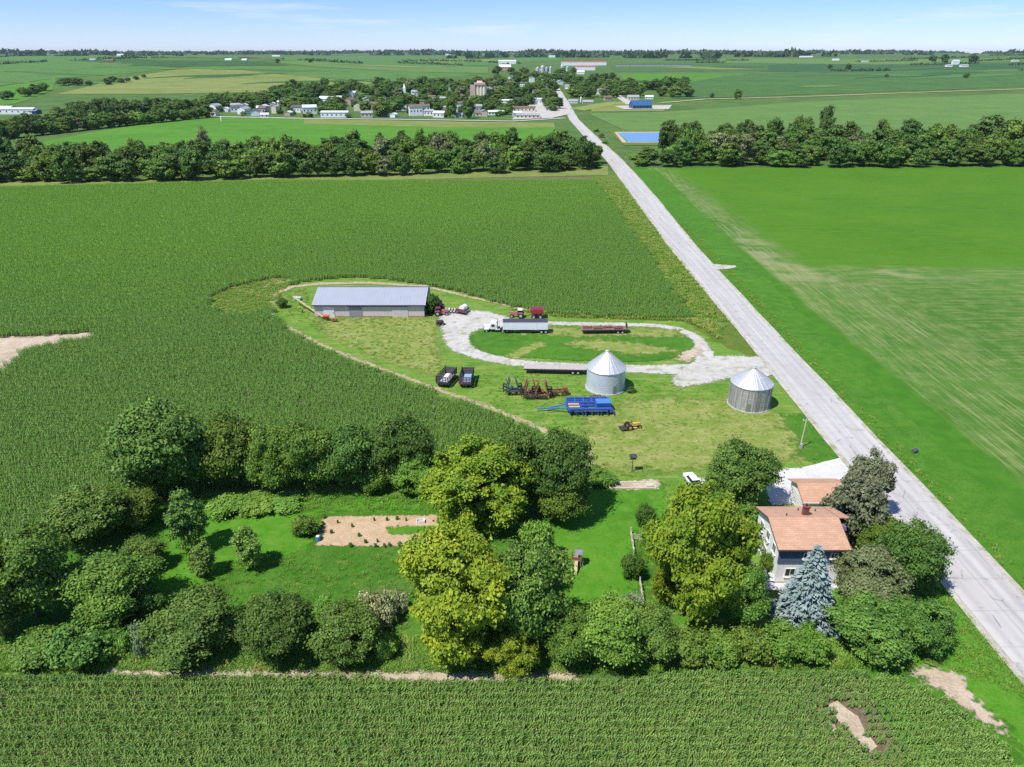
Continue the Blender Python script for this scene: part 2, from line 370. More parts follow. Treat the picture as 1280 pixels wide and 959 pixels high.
def hay_mat():
    t = NT('hay_field'); p = t.pos(); x, y, z = t.xyz(p)
    wv = t.noise(p, .012, 3, .5)
    wv2 = t.noise(p, .09, 4, .6); yy = t.math('ADD', t.math('ADD', y, t.math('MULTIPLY', wv, 26.0)), t.math('MULTIPLY', wv2, 14.0)); xx = t.math('ADD', x, t.math('MULTIPLY', wv, 6.0))
    stand = t.math('MULTIPLY', t.sm(yy, 246, 258), t.sm(xx, 92, 108))          # uncut crop beyond the mown part
    strip = t.math('SUBTRACT', 1.0, t.sm(xx, 86, 89))                           # grass beside the road ditch
    n1 = t.noise(p, .02, 4, .6); n3 = t.noise(p, 1.6, 5, .7); n5 = t.noise(p, .22, 5, .65)
    la = t.noise(t.mapv(p, scale=(1.5, .05, 1)), 1, 5, .68); lb = t.noise(t.mapv(p, scale=(.05, 1.15, 1), rot=(0, 0, .04)), 1, 5, .68)
    west = t.math('SUBTRACT', 1.0, t.sm(t.math('ADD', x, t.math('MULTIPLY', n1, 44.0)), 122, 142))
    line = t.mix(west, lb, la)
    green = t.mix(t.rng(n1, .38, .62), (.055, .14, .018), (.08, .175, .028))
    green = t.mix(t.math('MULTIPLY', t.rng(n5, .45, .7), .8, True), green, (.15, .22, .06))
    cut = t.mix(t.math('MULTIPLY', t.rng(line, .515, .63), t.rng(west, 0, 1, .42, .55), True), green, (.30, .30, .13))
    wide = t.noise(t.mapv(p, scale=(.07, .012, 1), loc=(3, 1, 0)), 1, 4, .6)
    cut = t.mix(t.math('MULTIPLY', t.math('MULTIPLY', t.rng(wide, .46, .62), west, True), .22), cut, (.29, .28, .13))
    cut = t.mix(t.math('MULTIPLY', t.rng(line, .48, .30), .4, True), cut, (.04, .12, .015))
    cut = t.mix(t.math('MULTIPLY', t.rng(n3, .5, .8), .55, True), cut, (.045, .105, .018))
    pt = t.noise(t.mapv(p, scale=(.05, .09, 1), loc=(11, 3, 0)), 1, 4, .6)
    bare = t.math('MULTIPLY', t.math('MULTIPLY', t.math('MULTIPLY', t.sm(y, 205, 225), t.math('SUBTRACT', 1.0, t.sm(y, 265, 300))), t.math('SUBTRACT', 1.0, t.sm(x, 120, 150))), t.rng(pt, .46, .60), True)
    cut = t.mix(t.math('MULTIPLY', bare, .45), cut, (.34, .30, .17))
    up = t.mix(t.rng(n1, .35, .65), (.052, .150, .008), (.072, .182, .011)); up = t.mix(t.math('MULTIPLY', t.rng(n5, .45, .68), .6, True), up, (.085, .185, .02)); up = t.mix(t.math('MULTIPLY', t.rng(n3, .46, .72), .55, True), up, (.030, .105, .008))
    up = t.mix(t.math('MULTIPLY', t.rng(lb, .46, .62), .5, True), up, (.095, .20, .018))
    edge = t.mix(t.rng(n5, .4, .7), (.045, .145, .011), (.070, .185, .018))
    c = t.mix(stand, cut, up); c = t.mix(strip, c, edge)
    t.bsdf(c, .95, t.bump(t.math('ADD', n3, line), .5, .3), spec=.1); return t.m
M_hay = hay_mat()
def road_mat():
    t = NT('road_concrete'); p = t.pos(); x, y, z = t.xyz(p)
    n1 = t.noise(t.mapv(p, scale=(1, .05, 1)), .6, 3, .5); n2 = t.noise(p, .4, 5, .6); n3 = t.noise(p, 6, 4, .7)
    c = t.mix(t.rng(n1, .35, .65), (.40, .38, .36), (.48, .46, .44))
    c = t.mix(t.math('MULTIPLY', t.rng(n2, .5, .75), .5, True), c, (.33, .32, .32))
    c = t.mix(t.math('MULTIPLY', t.rng(n3, .45, .8), .3, True), c, (.30, .29, .28))
    fx = t.math('ABSOLUTE', t.math('SUBTRACT', x, 62.9))
    ln = t.math('SUBTRACT', 1.0, t.sm(t.math('ABSOLUTE', t.math('SUBTRACT', t.math('ABSOLUTE', t.math('SUBTRACT', fx, 2.0)), .85)), .15, .6))
    c = t.mix(t.math('MULTIPLY', ln, .22), c, (.27, .26, .25))                                                  # wheel lanes
    c = t.mix(t.math('MULTIPLY', t.math('SUBTRACT', 1.0, t.sm(fx, .05, .14)), .35), c, (.20, .20, .20))       # centre joint
    jy = t.math('ABSOLUTE', t.math('SUBTRACT', t.math('FRACT', t.math('DIVIDE', y, 6.1)), .5))
    c = t.mix(t.math('MULTIPLY', t.math('SUBTRACT', 1.0, t.sm(jy, .008, .02)), .25), c, (.18, .18, .18))       # slab joints
    cr = t.voro(t.mapv(p, scale=(.25, .12, 1)), 1.0, 'DISTANCE_TO_EDGE')
    crk = t.math('MULTIPLY', t.math('SUBTRACT', 1.0, t.sm(cr, .004, .02)), t.rng(n2, .48, .6), True)
    c = t.mix(t.math('MULTIPLY', crk, .6), c, (.14, .14, .14))
    t.bsdf(c, .85, t.bump(n3, .2, .02), spec=.3); return t.m
M_road = road_mat()
M_shoulder = ground_mat('road_shoulder', ((.36, .33, .27), (.47, .44, .38), (.54, .51, .46)), .2, .8, 7, .5, tan=(.3, (.20, .22, .08), .7, .5))

# ------------------------------------------------------------------ the ground itself: one sheet to the horizon
ys = np.concatenate([np.linspace(-60, 1000, 40), 1000 * 1.028 ** np.arange(1, 92)]); sx = np.linspace(-1, 1, 121)
gv = [(s * (420 + max(0, y) * 1.05), y, hz(s * (420 + max(0, y) * 1.05), y)) for y in ys for s in sx]
nx = len(sx); gf = [(j * nx + i, j * nx + i + 1, (j + 1) * nx + i + 1, (j + 1) * nx + i) for j in range(len(ys) - 1) for i in range(nx - 1)]
gm = bpy.data.meshes.new('ground'); gm.from_pydata(gv, [], gf); gm.materials.append(M_base); gm.polygons.foreach_set('use_smooth', [True] * len(gf)); gm.update()
tag(obj('ground', gm), kind='structure')

# ------------------------------------------------------------------ outlines (pixels of the photograph, laid on the ground)
NEARC = [(-260, 690), (0, 688), (60, 664), (160, 630), (270, 605), (540, 590), (660, 590), (727, 578)]        # where the big cornfield meets the yard trees
YARDB = [(725, 558), (700, 545), (660, 528), (610, 508), (560, 490), (500, 468), (440, 446), (390, 424), (352, 402), (340, 386)]
ARC = [(338, 374), (350, 362), (380, 353), (430, 348), (480, 350), (530, 357), (580, 368), (640, 384), (700, 395), (790, 399), (868, 399)]
EASTC = [(838, 360), (810, 318), (775, 268), (738, 221)]
P_corn = PG(NEARC, 1.2) + PG(YARDB, 1.8) + PG(ARC) + PG(EASTC) + PG([(400, 226), (0, 236), (-150, 240)])
P_weed = smooth(PG([(258, 374), (300, 357), (345, 348), (365, 350), (340, 385), (300, 397), (266, 392)]), 2)
P_bare = PG([(-30, 424), (40, 421), (115, 417), (122, 423), (70, 430), (30, 440), (14, 458), (-30, 470)])
P_bare2 = PG([(-60, 452), (6, 450), (14, 456), (4, 464), (-60, 470)])
P_front = [tuple(G(x, y, 1.55))[:2] for x, y in [(-90, 842), (120, 842), (250, 841), (400, 842), (560, 845), (700, 845), (860, 840), (1040, 836)]] + [tuple(G(x, y, .9))[:2] for x, y in [(1120, 846), (1175, 872), (1232, 914), (1262, 942), (1300, 990)]] + [(64, 34), (-70, 34)]
P_fbare = PG([(1034, 884), (1050, 880), (1062, 889), (1076, 898), (1084, 916), (1096, 936), (1088, 944), (1072, 930), (1058, 912), (1046, 902)])
P_fbare2 = PG([(1028, 908), (1040, 905), (1044, 918), (1032, 920)])

sheet('corn_ground', P_corn, M_soil, .03)
sheet('corn_ground', P_front, M_soil, .03)
farm = PG(NEARC, 1.2) + PG([(x + (-2 if y < 400 else 0), y) for x, y in YARDB], 1.9) + PG([(336, 374), (350, 360), (380, 351), (430, 346), (480, 348), (530, 355), (580, 366), (640, 382), (700, 393), (790, 398), (870, 398)]) + [(56, 181), (60.5, 160), (60.5, 58), (58, 48), (50, 62), (-70, 60), (-90, 60)]
sheet('farmyard_grass', wob(farm, 2.0, .5, 3), M_yard, .05)
sheet('verge', wob([(60.5, 150), (60.5, 260), (62, 340), (64.5, 430), (62, 430), (50, 425), G(738, 221)[:2]] + PG([(775, 268), (810, 318), (838, 360), (868, 398)]) + [(46, 178), (52, 160)], 2.5, .6, 4), M_verge, .065)
sheet('hay_field', [(64, 20), (69, 20), (69, 459), (520, 459), (520, 20)], M_hay, .04)
sheet('ditch_grass', wob([(66, 20), (78, 20), (78, 120), (80, 200), (84, 300), (88, 400), (88, 450), (74, 450), (70, 360), (68, 260), (66, 200)], 3, .7, 5), M_ditch, .06)
soft('lawn', PG([(150, 640), (260, 622), (540, 618), (640, 640), (690, 612), (830, 604), (835, 650), (800, 780), (840, 830), (600, 830), (450, 832), (180, 834), (140, 800)]), M_rough, .07, 1.6, 0.8)
soft('lawn', PG([(722, 612), (828, 606), (838, 640), (795, 668), (792, 700), (800, 790), (700, 780), (672, 700), (690, 640)]), M_lawn, .09, 1.6, 0.8)
soft('lawn', PG([(215, 640), (290, 650), (400, 628), (545, 620), (545, 640), (400, 640), (385, 690), (300, 700), (230, 760), (170, 765), (190, 690)]), M_lawn, .09, 1.6, 0.8)
soft('lawn', PG([(1115, 835), (1150, 760), (1178, 715), (1268, 850), (1300, 900), (1295, 960), (1255, 905), (1200, 862), (1140, 838)]), M_lawn, .09, 1.6, 0.8)
soft('lawn', PG([(962, 520), (1010, 520), (1056, 574), (1040, 582), (985, 570), (970, 545)]), M_ditch, .09, 1.6, 0.8)
soft('dry_grass', PG([(735, 520), (800, 500), (900, 500), (960, 512), (990, 545), (1000, 570), (960, 582), (880, 585), (740, 590), (728, 560)]), M_dry, .09, 3.0, 0.45)
soft('dry_grass', PG([(400, 400), (545, 395), (545, 440), (552, 470), (480, 450), (410, 420)]), M_dry, .08, 3.0, 0.45)
soft('island_grass', smooth(PG([(586, 416), (640, 411), (760, 414), (850, 416), (872, 430), (850, 448), (790, 454), (700, 450), (630, 446), (592, 436)]), 1), M_ditch, .13, 0.8, 1.2)
soft('dry_grass', PG([(632, 446), (650, 436), (676, 428), (684, 432), (664, 440), (648, 449)]), M_dry, .155, 1.2, .8)
soft('bare_earth', PG([(846, 450), (856, 440), (874, 434), (877, 440), (860, 453)]), M_dust, .156, 1.0, .8)
sheet('verge_grass', [(40, 66), (60.6, 66), (60.6, 20), (40, 20)], M_ditch, .02)
soft('dry_grass', PG([(700, 432), (740, 426), (800, 430), (850, 440), (790, 444)]), M_dry, .154, 2.0, .5)
soft('dry_grass', PG([(640, 408), (790, 412), (850, 414), (852, 421), (720, 420), (640, 416)]), M_dry, .15, 3.0, 0.45)
soft('gravel', smooth(track([(950, 462), (900, 460), (860, 463), (800, 462), (720, 459), (650, 455), (605, 447), (577, 436), (568, 420), (573, 404), (590, 396), (620, 403), (700, 405), (790, 406), (840, 409), (868, 420), (880, 438), (882, 458)], [7.5, 6.5, 6, 4, 3.4, 3.4, 4, 5, 4.6, 4.6, 5.2, 3, 2.4, 2.4, 2.8, 3.2, 4, 4.6]), 1), M_gravel, .10, .6, 1.3)
soft('gravel', smooth(PG([(548, 390), (600, 388), (640, 398), (640, 410), (585, 412), (590, 440), (560, 440), (552, 410)]), 1), M_gravel, .11, 0.9, 1.3)
soft('gravel', smooth(PG([(838, 470), (880, 446), (945, 446), (972, 466), (930, 468), (880, 480), (845, 486)]), 1), M_gravel, .12, 0.9, 1.3)
soft('dirt_track', track([(338, 402), (338, 384), (345, 368), (365, 359), (400, 355), (460, 354), (530, 358), (580, 370), (640, 384), (700, 396)], [1, 1.4, 1.8, 2.2, 2.5, 2.4, 1.8, 1.2, 1, .8]), M_track, .12, 0.7, 1.2)
soft('dirt_track', track([(320, 362), (345, 353), (375, 348), (420, 346)], [1, 3.2, 4, 1]), M_track, .13, 0.7, 1.2)
soft('dirt_track', track([(352, 404), (390, 426), (440, 448), (500, 470), (560, 492), (610, 510), (660, 530), (700, 548), (727, 562), (735, 595)], [.8, 1, 1, 1, 1.1, 1.3, 1.4, 1.6, 2.6, 2.5]), M_track, .11, 0.7, 1.2)
soft('weedy_ground', P_weed, M_weeds, .09, 2.2, 0.6)
soft('bare_earth', P_bare, M_dust, .10, 1.6, .5); soft('bare_earth', P_bare2, M_dust, .11, 1.6, .5)
sheet('bare_earth', wob(P_fbare, 1, .3, 24), M_dust, .10); sheet('bare_earth', wob(P_fbare2, 1, .3, 25), M_dust, .10)
soft('bare_earth', PG([(1128, 838), (1160, 835), (1202, 845), (1210, 866), (1248, 903), (1258, 918), (1230, 902), (1190, 874), (1160, 852)]), M_dust, .12, 0.9, 1.0)
soft('bare_earth', PG([(120, 834), (260, 832), (420, 834), (600, 838), (720, 836), (720, 852), (560, 852), (400, 848), (200, 848)]), M_dust, .10, 0.9, 1.0)
soft('garden_soil', PG([(404, 647), (547, 645), (545, 684), (396, 683)]), M_garden, .11, 0.3, 1.8)
soft('garden_grass', PG([(484, 660), (560, 658), (560, 668), (486, 669)]), M_lawn, .13, 0.5, 1.5)
soft('driveway', PG([(962, 588), (1000, 586), (1062, 582), (1070, 596), (1020, 602), (1000, 604), (1000, 630), (965, 632), (955, 610)]), M_drive, .11, 0.4, 1.5)
soft('driveway', PG([(858, 600), (900, 596), (960, 590), (965, 602), (900, 612), (862, 612)]), M_drive, .105, 0.4, 1.5)
sheet('patio', wob(PG([(948, 722), (985, 716), (1060, 716), (1062, 735), (985, 740), (950, 738)]), 1.5, .1, 32), M_drive, .10)
soft('flower_bed', PG([(768, 604), (822, 600), (824, 612), (776, 613)]), M_dust, .11, 0.5, 1.5)
soft('dry_grass', PG([(455, 748), (495, 742), (500, 785), (462, 778)]), M_dry, .10, 3.0, 0.45)
# worn grass under the trees
soft('yard_edge', PG([(0, 690), (150, 640), (190, 700), (150, 790), (140, 836), (0, 838)]), M_rough, .08, 2, 0.8)

# the road, with gravel shoulders
RL = [(58.7, -20), (58.7, 200), (58.6, 260), (60.2, 340), (62.0, 420), (63.2, 495), (62.3, 632), (62.0, 806), (66, 920), (68.6, 988), (72, 1100), (76, 1300), (80, 1600), (84, 1900)]
RR = [(67.1, -20), (67.1, 200), (67.6, 260), (70.0, 340), (72.2, 420), (73.0, 495), (71.4, 632), (70.5, 806), (74.4, 920), (77, 988), (80.5, 1100), (84, 1300), (87, 1600), (91, 1900)]
def fine(l, st=12):
    o = []
    for (a, b), (c, d) in zip(l, l[1:]):
        n = max(1, int((d - b) / st)); o += [(a + (c - a) * k / n, b + (d - b) * k / n) for k in range(n)]
    return o + [l[-1]]
fl, fr = fine(RL), fine(RR)
rr_ = random.Random(2)
ribbon('road_shoulder', [(x - .9 + rr_.uniform(-.25, .25), y) for x, y in fl], [(x + .9 + rr_.uniform(-.25, .25), y) for x, y in fr], M_shoulder, .17, cell=30)
def road_sheet():
    me = bpy.data.meshes.new('road'); vs, fs = [], []
    for (a, y), (b, _) in zip(fl, fr):
        z = hz(a, y) + .26 + (.25 if y > 1000 else 0); vs += [(a, y, z), (b, y, z)]
    fs = [(2 * i, 2 * i + 1, 2 * i + 3, 2 * i + 2) for i in range(len(fl) - 1)]
    me.from_pydata(vs, [], fs); me.materials.append(M_road); return tag(obj('road', me), kind='structure')
road_sheet()
sheet('road_entry', wob(PG([(920, 452), (946, 446), (972, 466), (955, 474), (925, 470)]), 1.5, .2, 36), M_gravel, .155)
sheet('road_entry', wob([(50, 99.5), (59, 97), (59, 108.5), (50, 105)], 1.5, .1, 37), M_drive, .155)
sheet('field_entry', wob([(66.5, 229), (70, 228.5), (75, 231), (75, 233), (70, 234.5), (66.5, 236)], 1.5, .3, 38), M_gravel, .15)

# ------------------------------------------------------------------ far fields
def field(px, cols, off=.25, name='field', big=.012, streak=None, cell=40, tan=None):
    nm = 'crop_%d' % len(MAT); m = ground_mat(nm, cols, big, .06, .5, .3, streak=streak, tan=tan)
    return sheet(name, [tuple(G(*p))[:2] for p in px], m, off, cell)
g1 = ((.062, .175, .015), (.078, .205, .018), (.10, .23, .03)); g2 = ((.062, .145, .032), (.078, .175, .036), (.10, .20, .05)); g3 = ((.045, .105, .026), (.062, .135, .030), (.085, .165, .042))
gy = ((.12, .19, .03), (.17, .22, .05), (.24, .24, .09)); gd = ((.030, .085, .026), (.042, .105, .030), (.06, .13, .04)); gp = ((.085, .165, .036), (.105, .19, .044), (.13, .215, .055))
field([(-80, 240), (-80, 226), (250, 222), (480, 216), (760, 208), (760, 219), (400, 227), (0, 236)], gy, .06, 'grass_strip')
field([(20, 184), (130, 163), (250, 146), (380, 149), (600, 154), (692, 156), (700, 178), (600, 195), (300, 200), (60, 205)], g1, .2, streak=((.01, .12, 1), (.10, .28, .03), .4))
field([(380, 149), (600, 153), (692, 154), (694, 160), (560, 160), (380, 155)], gy, .26, 'grass_strip')
field([(735, 142), (830, 140), (1010, 127), (1290, 117), (1290, 165), (1100, 172), (900, 175), (830, 165), (780, 163)], gp, .2, streak=((.008, .1, 1), (.14, .26, .08), .4))
field([(735, 130), (790, 128), (835, 133), (830, 139), (740, 140)], gy, .28, 'grass_strip')
field([(840, 124), (1290, 108), (1290, 88), (1100, 86), (940, 92), (850, 104)], g3, .3, streak=((.008, .05, 1), (.09, .2, .05), .5))
field([(960, 90), (1100, 84), (1290, 86), (1290, 78), (1000, 80), (870, 84)], gd, .3)
field([(770, 92), (940, 92), (860, 104), (780, 100)], g1, .34); field([(760, 80), (960, 80), (960, 88), (770, 90)], g3, .32)
field([(-40, 112), (60, 99), (160, 92), (215, 86), (160, 79), (-40, 78)], g2, .3, streak=((.006, .03, 1), (.07, .2, .05), .5))
field([(-40, 138), (-40, 114), (70, 98), (66, 112), (20, 130)], g1, .3)
field([(70, 118), (140, 100), (230, 86), (300, 88), (420, 100), (470, 104), (420, 112), (300, 116), (180, 118)], gy, .34, streak=((.006, .03, 1), (.26, .23, .11), .7))
field([(220, 85), (360, 83), (520, 90), (600, 94), (480, 103), (400, 98), (300, 88)], g2, .32, streak=((.006, .03, 1), (.16, .21, .07), .5))
field([(340, 78), (470, 78), (610, 84), (610, 92), (520, 90), (400, 84)], gp, .3); field([(480, 74), (600, 73), (640, 80), (560, 83)], gy, .32)
field([(-40, 76), (200, 76), (330, 77), (360, 82), (220, 84), (100, 79)], gd, .3)
field([(900, 79), (1290, 76), (1290, 72), (900, 73)], gp, .5, cell=200); field([(0, 75), (300, 75), (300, 71), (0, 70)], g2, .5, cell=200)
field([(340, 76), (700, 76), (700, 71), (340, 71)], g2, .5, cell=200)
sheet('far_road', track([(826, 129), (880, 124.5), (960, 122.5), (1040, 120), (1130, 116.5), (1220, 113.5), (1300, 111)], 9), M_track, .5, 40)
sheet('far_road', track([(790, 131), (778, 124), (768, 117), (762, 112)], [14, 12, 10, 8]), M_gravel, .45, 40)
sheet('town_lot', PG([(640, 150), (660, 130), (705, 127), (712, 143), (690, 148)]), M_gravel, .4, 40)
sheet('town_lot', PG([(768, 133), (840, 132), (836, 137), (780, 137)]), M_gravel, .5, 40)
sheet('town_lot', PG([(712, 136), (760, 128), (800, 127), (800, 131), (770, 131), (730, 139)]), M_dry, .42, 40)
sheet('town_road', track([(260, 146), (380, 148.5), (520, 150), (640, 152), (706, 148)], 8), M_gravel, .35, 40)
rb = random.Random(8)
for i in range(26):                                                          # contour strips of other crops over the slopes
    lf = i < 15; cx = rb.uniform(-20, 560) if lf else rb.uniform(880, 1290); cy = rb.uniform(79, 104) if lf else rb.uniform(82, 110); wd = rb.uniform(60, 190); th = rb.uniform(.9, 2.6); sl = rb.uniform(-.05, .05)
    up_ = [(cx + wd * (k / 8 - .5), cy + sl * wd * (k / 8 - .5) - th * math.sin(math.pi * k / 8) - .5 * math.sin(k)) for k in range(9)]; dn_ = [(x, y + .5 + th * math.sin(math.pi * k / 8)) for k, (x, y) in enumerate(up_)]
    field(up_ + dn_[::-1], [gd, g2, gy, gp, gd, g3][i % 6], .42 + i * .012, 'contour_strip')
# pond with its pale banks
sheet('pond_bank', PG([(760, 163.5), (845, 163.5), (850, 182), (780, 182)]), M_verge, .22)
sheet('pond_bank', PG([(768, 165.6), (842, 165.3), (842, 166.3), (772, 166.6), (783, 178), (840, 178.3), (840, 178.8), (778, 178.8)]), M_dust, .26)
tw = NT('pond_water'); tw.bsdf((.08, .19, .32), .12, tw.bump(tw.noise(tw.pos(), .8, 3), .06, .1), spec=.5)
sheet('pond_water', PG([(772, 166.5), (842, 166), (842, 178), (785, 178)]), tw.m, .30)
# ------------------------------------------------------------------ foliage
LM = dict(
    dark=leaf_mat('leaf_dark', (.034, .080, .012), (.096, .172, .028)),
    mid=leaf_mat('leaf_mid', (.050, .115, .014), (.132, .220, .030)),
    light=leaf_mat('leaf_light', (.065, .150, .018), (.14, .25, .040)),
    walnut=leaf_mat('leaf_yellow_green', (.070, .132, .009), (.180, .225, .015)),
    olive=leaf_mat('leaf_olive', (.085, .115, .040), (.165, .195, .085)),
    grey=leaf_mat('needle_grey', (.062, .080, .040), (.135, .152, .085), .12),
    blue=leaf_mat('needle_blue', (.085, .125, .120), (.19, .25, .245), .10),
    sapling=leaf_mat('leaf_fresh', (.055, .120, .020), (.125, .215, .040)),
    straw=leaf_mat('straw', (.20, .22, .10), (.36, .37, .19)),
    silver=leaf_mat('leaf_silver', (.10, .15, .07), (.20, .26, .14)),
    beltdark=leaf_mat('belt_leaf_dark', (.030, .070, .012), (.080, .145, .025)), beltmid=leaf_mat('belt_leaf_mid', (.042, .096, .013), (.108, .178, .027)))
M_bark = paint('bark', (.13, .10, .075), .9, wear=.4, bump=.05)

def rand_dirs(n, r):
    d = r.normal(size=(n, 3)); return d / np.linalg.norm(d, axis=1)[:, None]
def leaf_quads(P, N, size, r, aspect=1.0):
    n = len(P); a = np.cross(N, rand_dirs(n, r)); a /= np.linalg.norm(a, axis=1)[:, None] + 1e-9
    b = np.cross(N, a); s = (size * r.uniform(.45, 1.5, n))[:, None]
    a = a * s * aspect; b = b * s * .62
    return np.stack([P - a, P - b * r.uniform(.7, 1.2, (n, 1)), P + a, P + b * r.uniform(.7, 1.2, (n, 1))], 1)
def crown_mesh(name, seed, Rad, Hgt, nc, per, leaf, mat, zlow=.10, top=1.0, nb=9, clump=.17, lob=.44):
    """a crown of boughs (big lobes), each carrying clumps of leaves on its outside"""
    r = np.random.default_rng(seed); semi = np.array([Rad, Rad, Hgt * (top - zlow) / 2]); cen = np.array([0, 0, Hgt * (top + zlow) / 2])
    g = np.arange(nb) + .5; ph = np.arccos(1 - 2 * g / nb) + r.normal(size=nb) * .22; th = np.pi * (1 + 5 ** .5) * g + r.uniform(0, 6) + r.normal(size=nb) * .3
    bd = np.stack([np.cos(th) * np.sin(ph), np.sin(th) * np.sin(ph), np.cos(ph)], 1); br = lob * r.uniform(.68, 1.22, nb); bc = bd * (1.0 - br * r.uniform(.9, 1.12, nb))[:, None]
    bc = np.concatenate([bc, r.normal(size=(2, 3)) * .12]); br = np.concatenate([br, [.55, .5]])
    k = r.choice(nb + 2, nc * 4, p=br ** 2 / (br ** 2).sum()); d = rand_dirs(nc * 4, r); U = bc[k] + d * (br[k] * r.uniform(.72, 1.0, nc * 4))[:, None]
    dist = np.linalg.norm(U[:, None, :] - bc[None], axis=2) / br[None]; dist[np.arange(nc * 4), k] = 9; ok = dist.min(1) > .8
    U = U[ok][:nc]; nc = len(U); C = cen + U * semi; rc = Rad * clump * r.uniform(.6, 1.45, nc); C[:, 2] = np.maximum(C[:, 2], rc * .6)
    idx = np.repeat(np.arange(nc), per); n = len(idx); e = rand_dirs(n, r); e[:, 2] = np.where((e[:, 2] < -.2) & (r.random(n) < .75), -e[:, 2], e[:, 2])
    sc = np.where(r.random((n, 1)) < .2, r.uniform(1.0, 1.6, (n, 1)), r.uniform(.35, 1.02, (n, 1)))
    P = C[idx] + e * sc * rc[idx][:, None] * np.array([1.12, 1.12, .72])
    out = (P - cen) / semi; out /= np.linalg.norm(out, axis=1)[:, None] + 1e-9
    N = e * .55 + out * .3 + rand_dirs(n, r) * .75 + np.array([0, 0, .4]); N /= np.linalg.norm(N, axis=1)[:, None]
    t = np.clip(.5 + .24 * r.normal(size=nc)[idx] + .2 * r.normal(size=n), 0, 1); keep = P[:, 2] > .05
    return quads_mesh(name, leaf_quads(P, N, leaf, r)[keep], t[keep], [mat])
def spruce_mesh(name, seed, Rad, Hgt, mat, levels=20, dens=1.0, leaf=.34, power=.85, open_=.0):
    r = np.random.default_rng(seed); PP, NN, AA, TT = [], [], [], []
    for li in range(levels):
        f = (li + r.uniform(-.3, .3)) / levels; z = Hgt * (.03 + .95 * f); rl = Rad * (1 - f) ** power * r.uniform(.88, 1.1) + .12
        nb = max(5, int((7 + 13 * (1 - f)) * dens))
        for b in range(nb):
            if r.random() < open_: continue
            th = 2 * math.pi * (b + r.uniform(-.35, .35)) / nb; L = rl * r.uniform(.75, 1.12); n = max(5, int(13 * dens * (L / Rad + .25)))
            s = r.uniform(.18, 1, n) ** .75; dr = np.array([math.cos(th), math.sin(th), 0]); sd_ = np.array([-dr[1], dr[0], 0])
            P = np.array([0, 0, z]) + dr * (s * L)[:, None] + sd_ * (r.normal(size=n) * .16 * L * (1.1 - s * .6))[:, None]
            P[:, 2] += -.24 * L * s + .13 * L * s ** 3 + r.normal(size=n) * .06 * L
            A = dr * 1.0 + sd_ * r.normal(size=(n, 1)) * .5 + np.array([0, 0, -.25]) + r.normal(size=(n, 3)) * .2
            PP.append(P); AA.append(A / np.linalg.norm(A, axis=1)[:, None]); TT.append(np.clip(.25 + .55 * s + r.normal(size=n) * .2, 0, 1))
    P = np.concatenate(PP); A = np.concatenate(AA); T = np.concatenate(TT); n = len(P)
    N = rand_dirs(n, r) * .6 + np.array([0, 0, .8]); B = np.cross(N, A); B /= np.linalg.norm(B, axis=1)[:, None] + 1e-9
    s = (leaf * r.uniform(.7, 1.3, n))[:, None]
    return quads_mesh(name, np.stack([P - A * s, P - B * s * .45, P + A * s, P + B * s * .45], 1), T, [mat])
def trunk_mesh(name, seed, Rad, Hgt, r0):
    r = random.Random(seed); m = MB(); h1 = Hgt * .42
    m.cyl((0, 0, -.3), (r.uniform(-.1, .1), r.uniform(-.1, .1), h1), r0, r0 * .66, 9)
    m.cyl((0, 0, h1), (r.uniform(-.4, .4), r.uniform(-.4, .4), Hgt * .8), r0 * .64, r0 * .15, 7)
    for i in range(7):
        a = i * 2.4 + r.uniform(-.4, .4); z = Hgt * r.uniform(.22, .5); L = Rad * r.uniform(.5, .8)
        p = Vector((0, 0, z)); q = p + Vector((math.cos(a) * L * .55, math.sin(a) * L * .55, L * .5)); e = q + Vector((math.cos(a + .3) * L * .45, math.sin(a + .3) * L * .45, L * .35))
        m.cyl(p, q, r0 * .42, r0 * .26, 6); m.cyl(q, e, r0 * .26, r0 * .06, 5)
    return m.mesh(name, M_bark)
TR, TH = 5.0, 9.0
CR = {}
def variants(kind, mk, n=3): CR[kind] = [mk(i) for i in range(n)]
def rnd(kind, mat, seed, n=3, **kw):
    a = dict(Rad=TR, Hgt=TH, nc=180, per=240, leaf=.16); a.update(kw)
    variants(kind, lambda i: crown_mesh('crown', seed + i, a['Rad'], a['Hgt'], a['nc'], a['per'], a['leaf'], LM[mat], **{k: v for k, v in a.items() if k in ('zlow', 'top', 'clump', 'nb', 'lob')}), n)
rnd('dark', 'dark', 100, 4); rnd('mid', 'mid', 200, 4); rnd('walnut', 'walnut', 300, 3, Rad=8.0, Hgt=14.0, leaf=.205, nc=340, per=230, zlow=.03, nb=18, lob=.34, clump=.105)
rnd('olive', 'olive', 400, 2, clump=.15, zlow=.03); rnd('light', 'light', 500, 2, zlow=.03)
SH = dict(Rad=3.0, Hgt=4.0, nc=80, per=150, leaf=.17, zlow=.0, nb=7, lob=.5, clump=.22)
rnd('shrub', 'mid', 600, 3, **SH); rnd('shrubdark', 'dark', 650, 2, **SH); rnd('shrublight', 'light', 660, 2, **SH)
rnd('silver', 'silver', 670, 1, Rad=2.0, Hgt=2.6, nc=50, per=80, leaf=.13, zlow=.0, nb=6, clump=.25)
rnd('straw', 'straw', 680, 1, Rad=1.6, Hgt=1.6, nc=40, per=80, leaf=.14, zlow=.0, nb=6, clump=.25)
rnd('sapling', 'sapling', 690, 2, Rad=3.0, Hgt=8.0, nc=90, per=100, leaf=.2, zlow=.02, nb=10, lob=.42, clump=.2)
variants('spruce', lambda i: spruce_mesh('crown', 700 + i, 3.6, 11.0, LM['blue'], 28, 1.7, .30), 1)
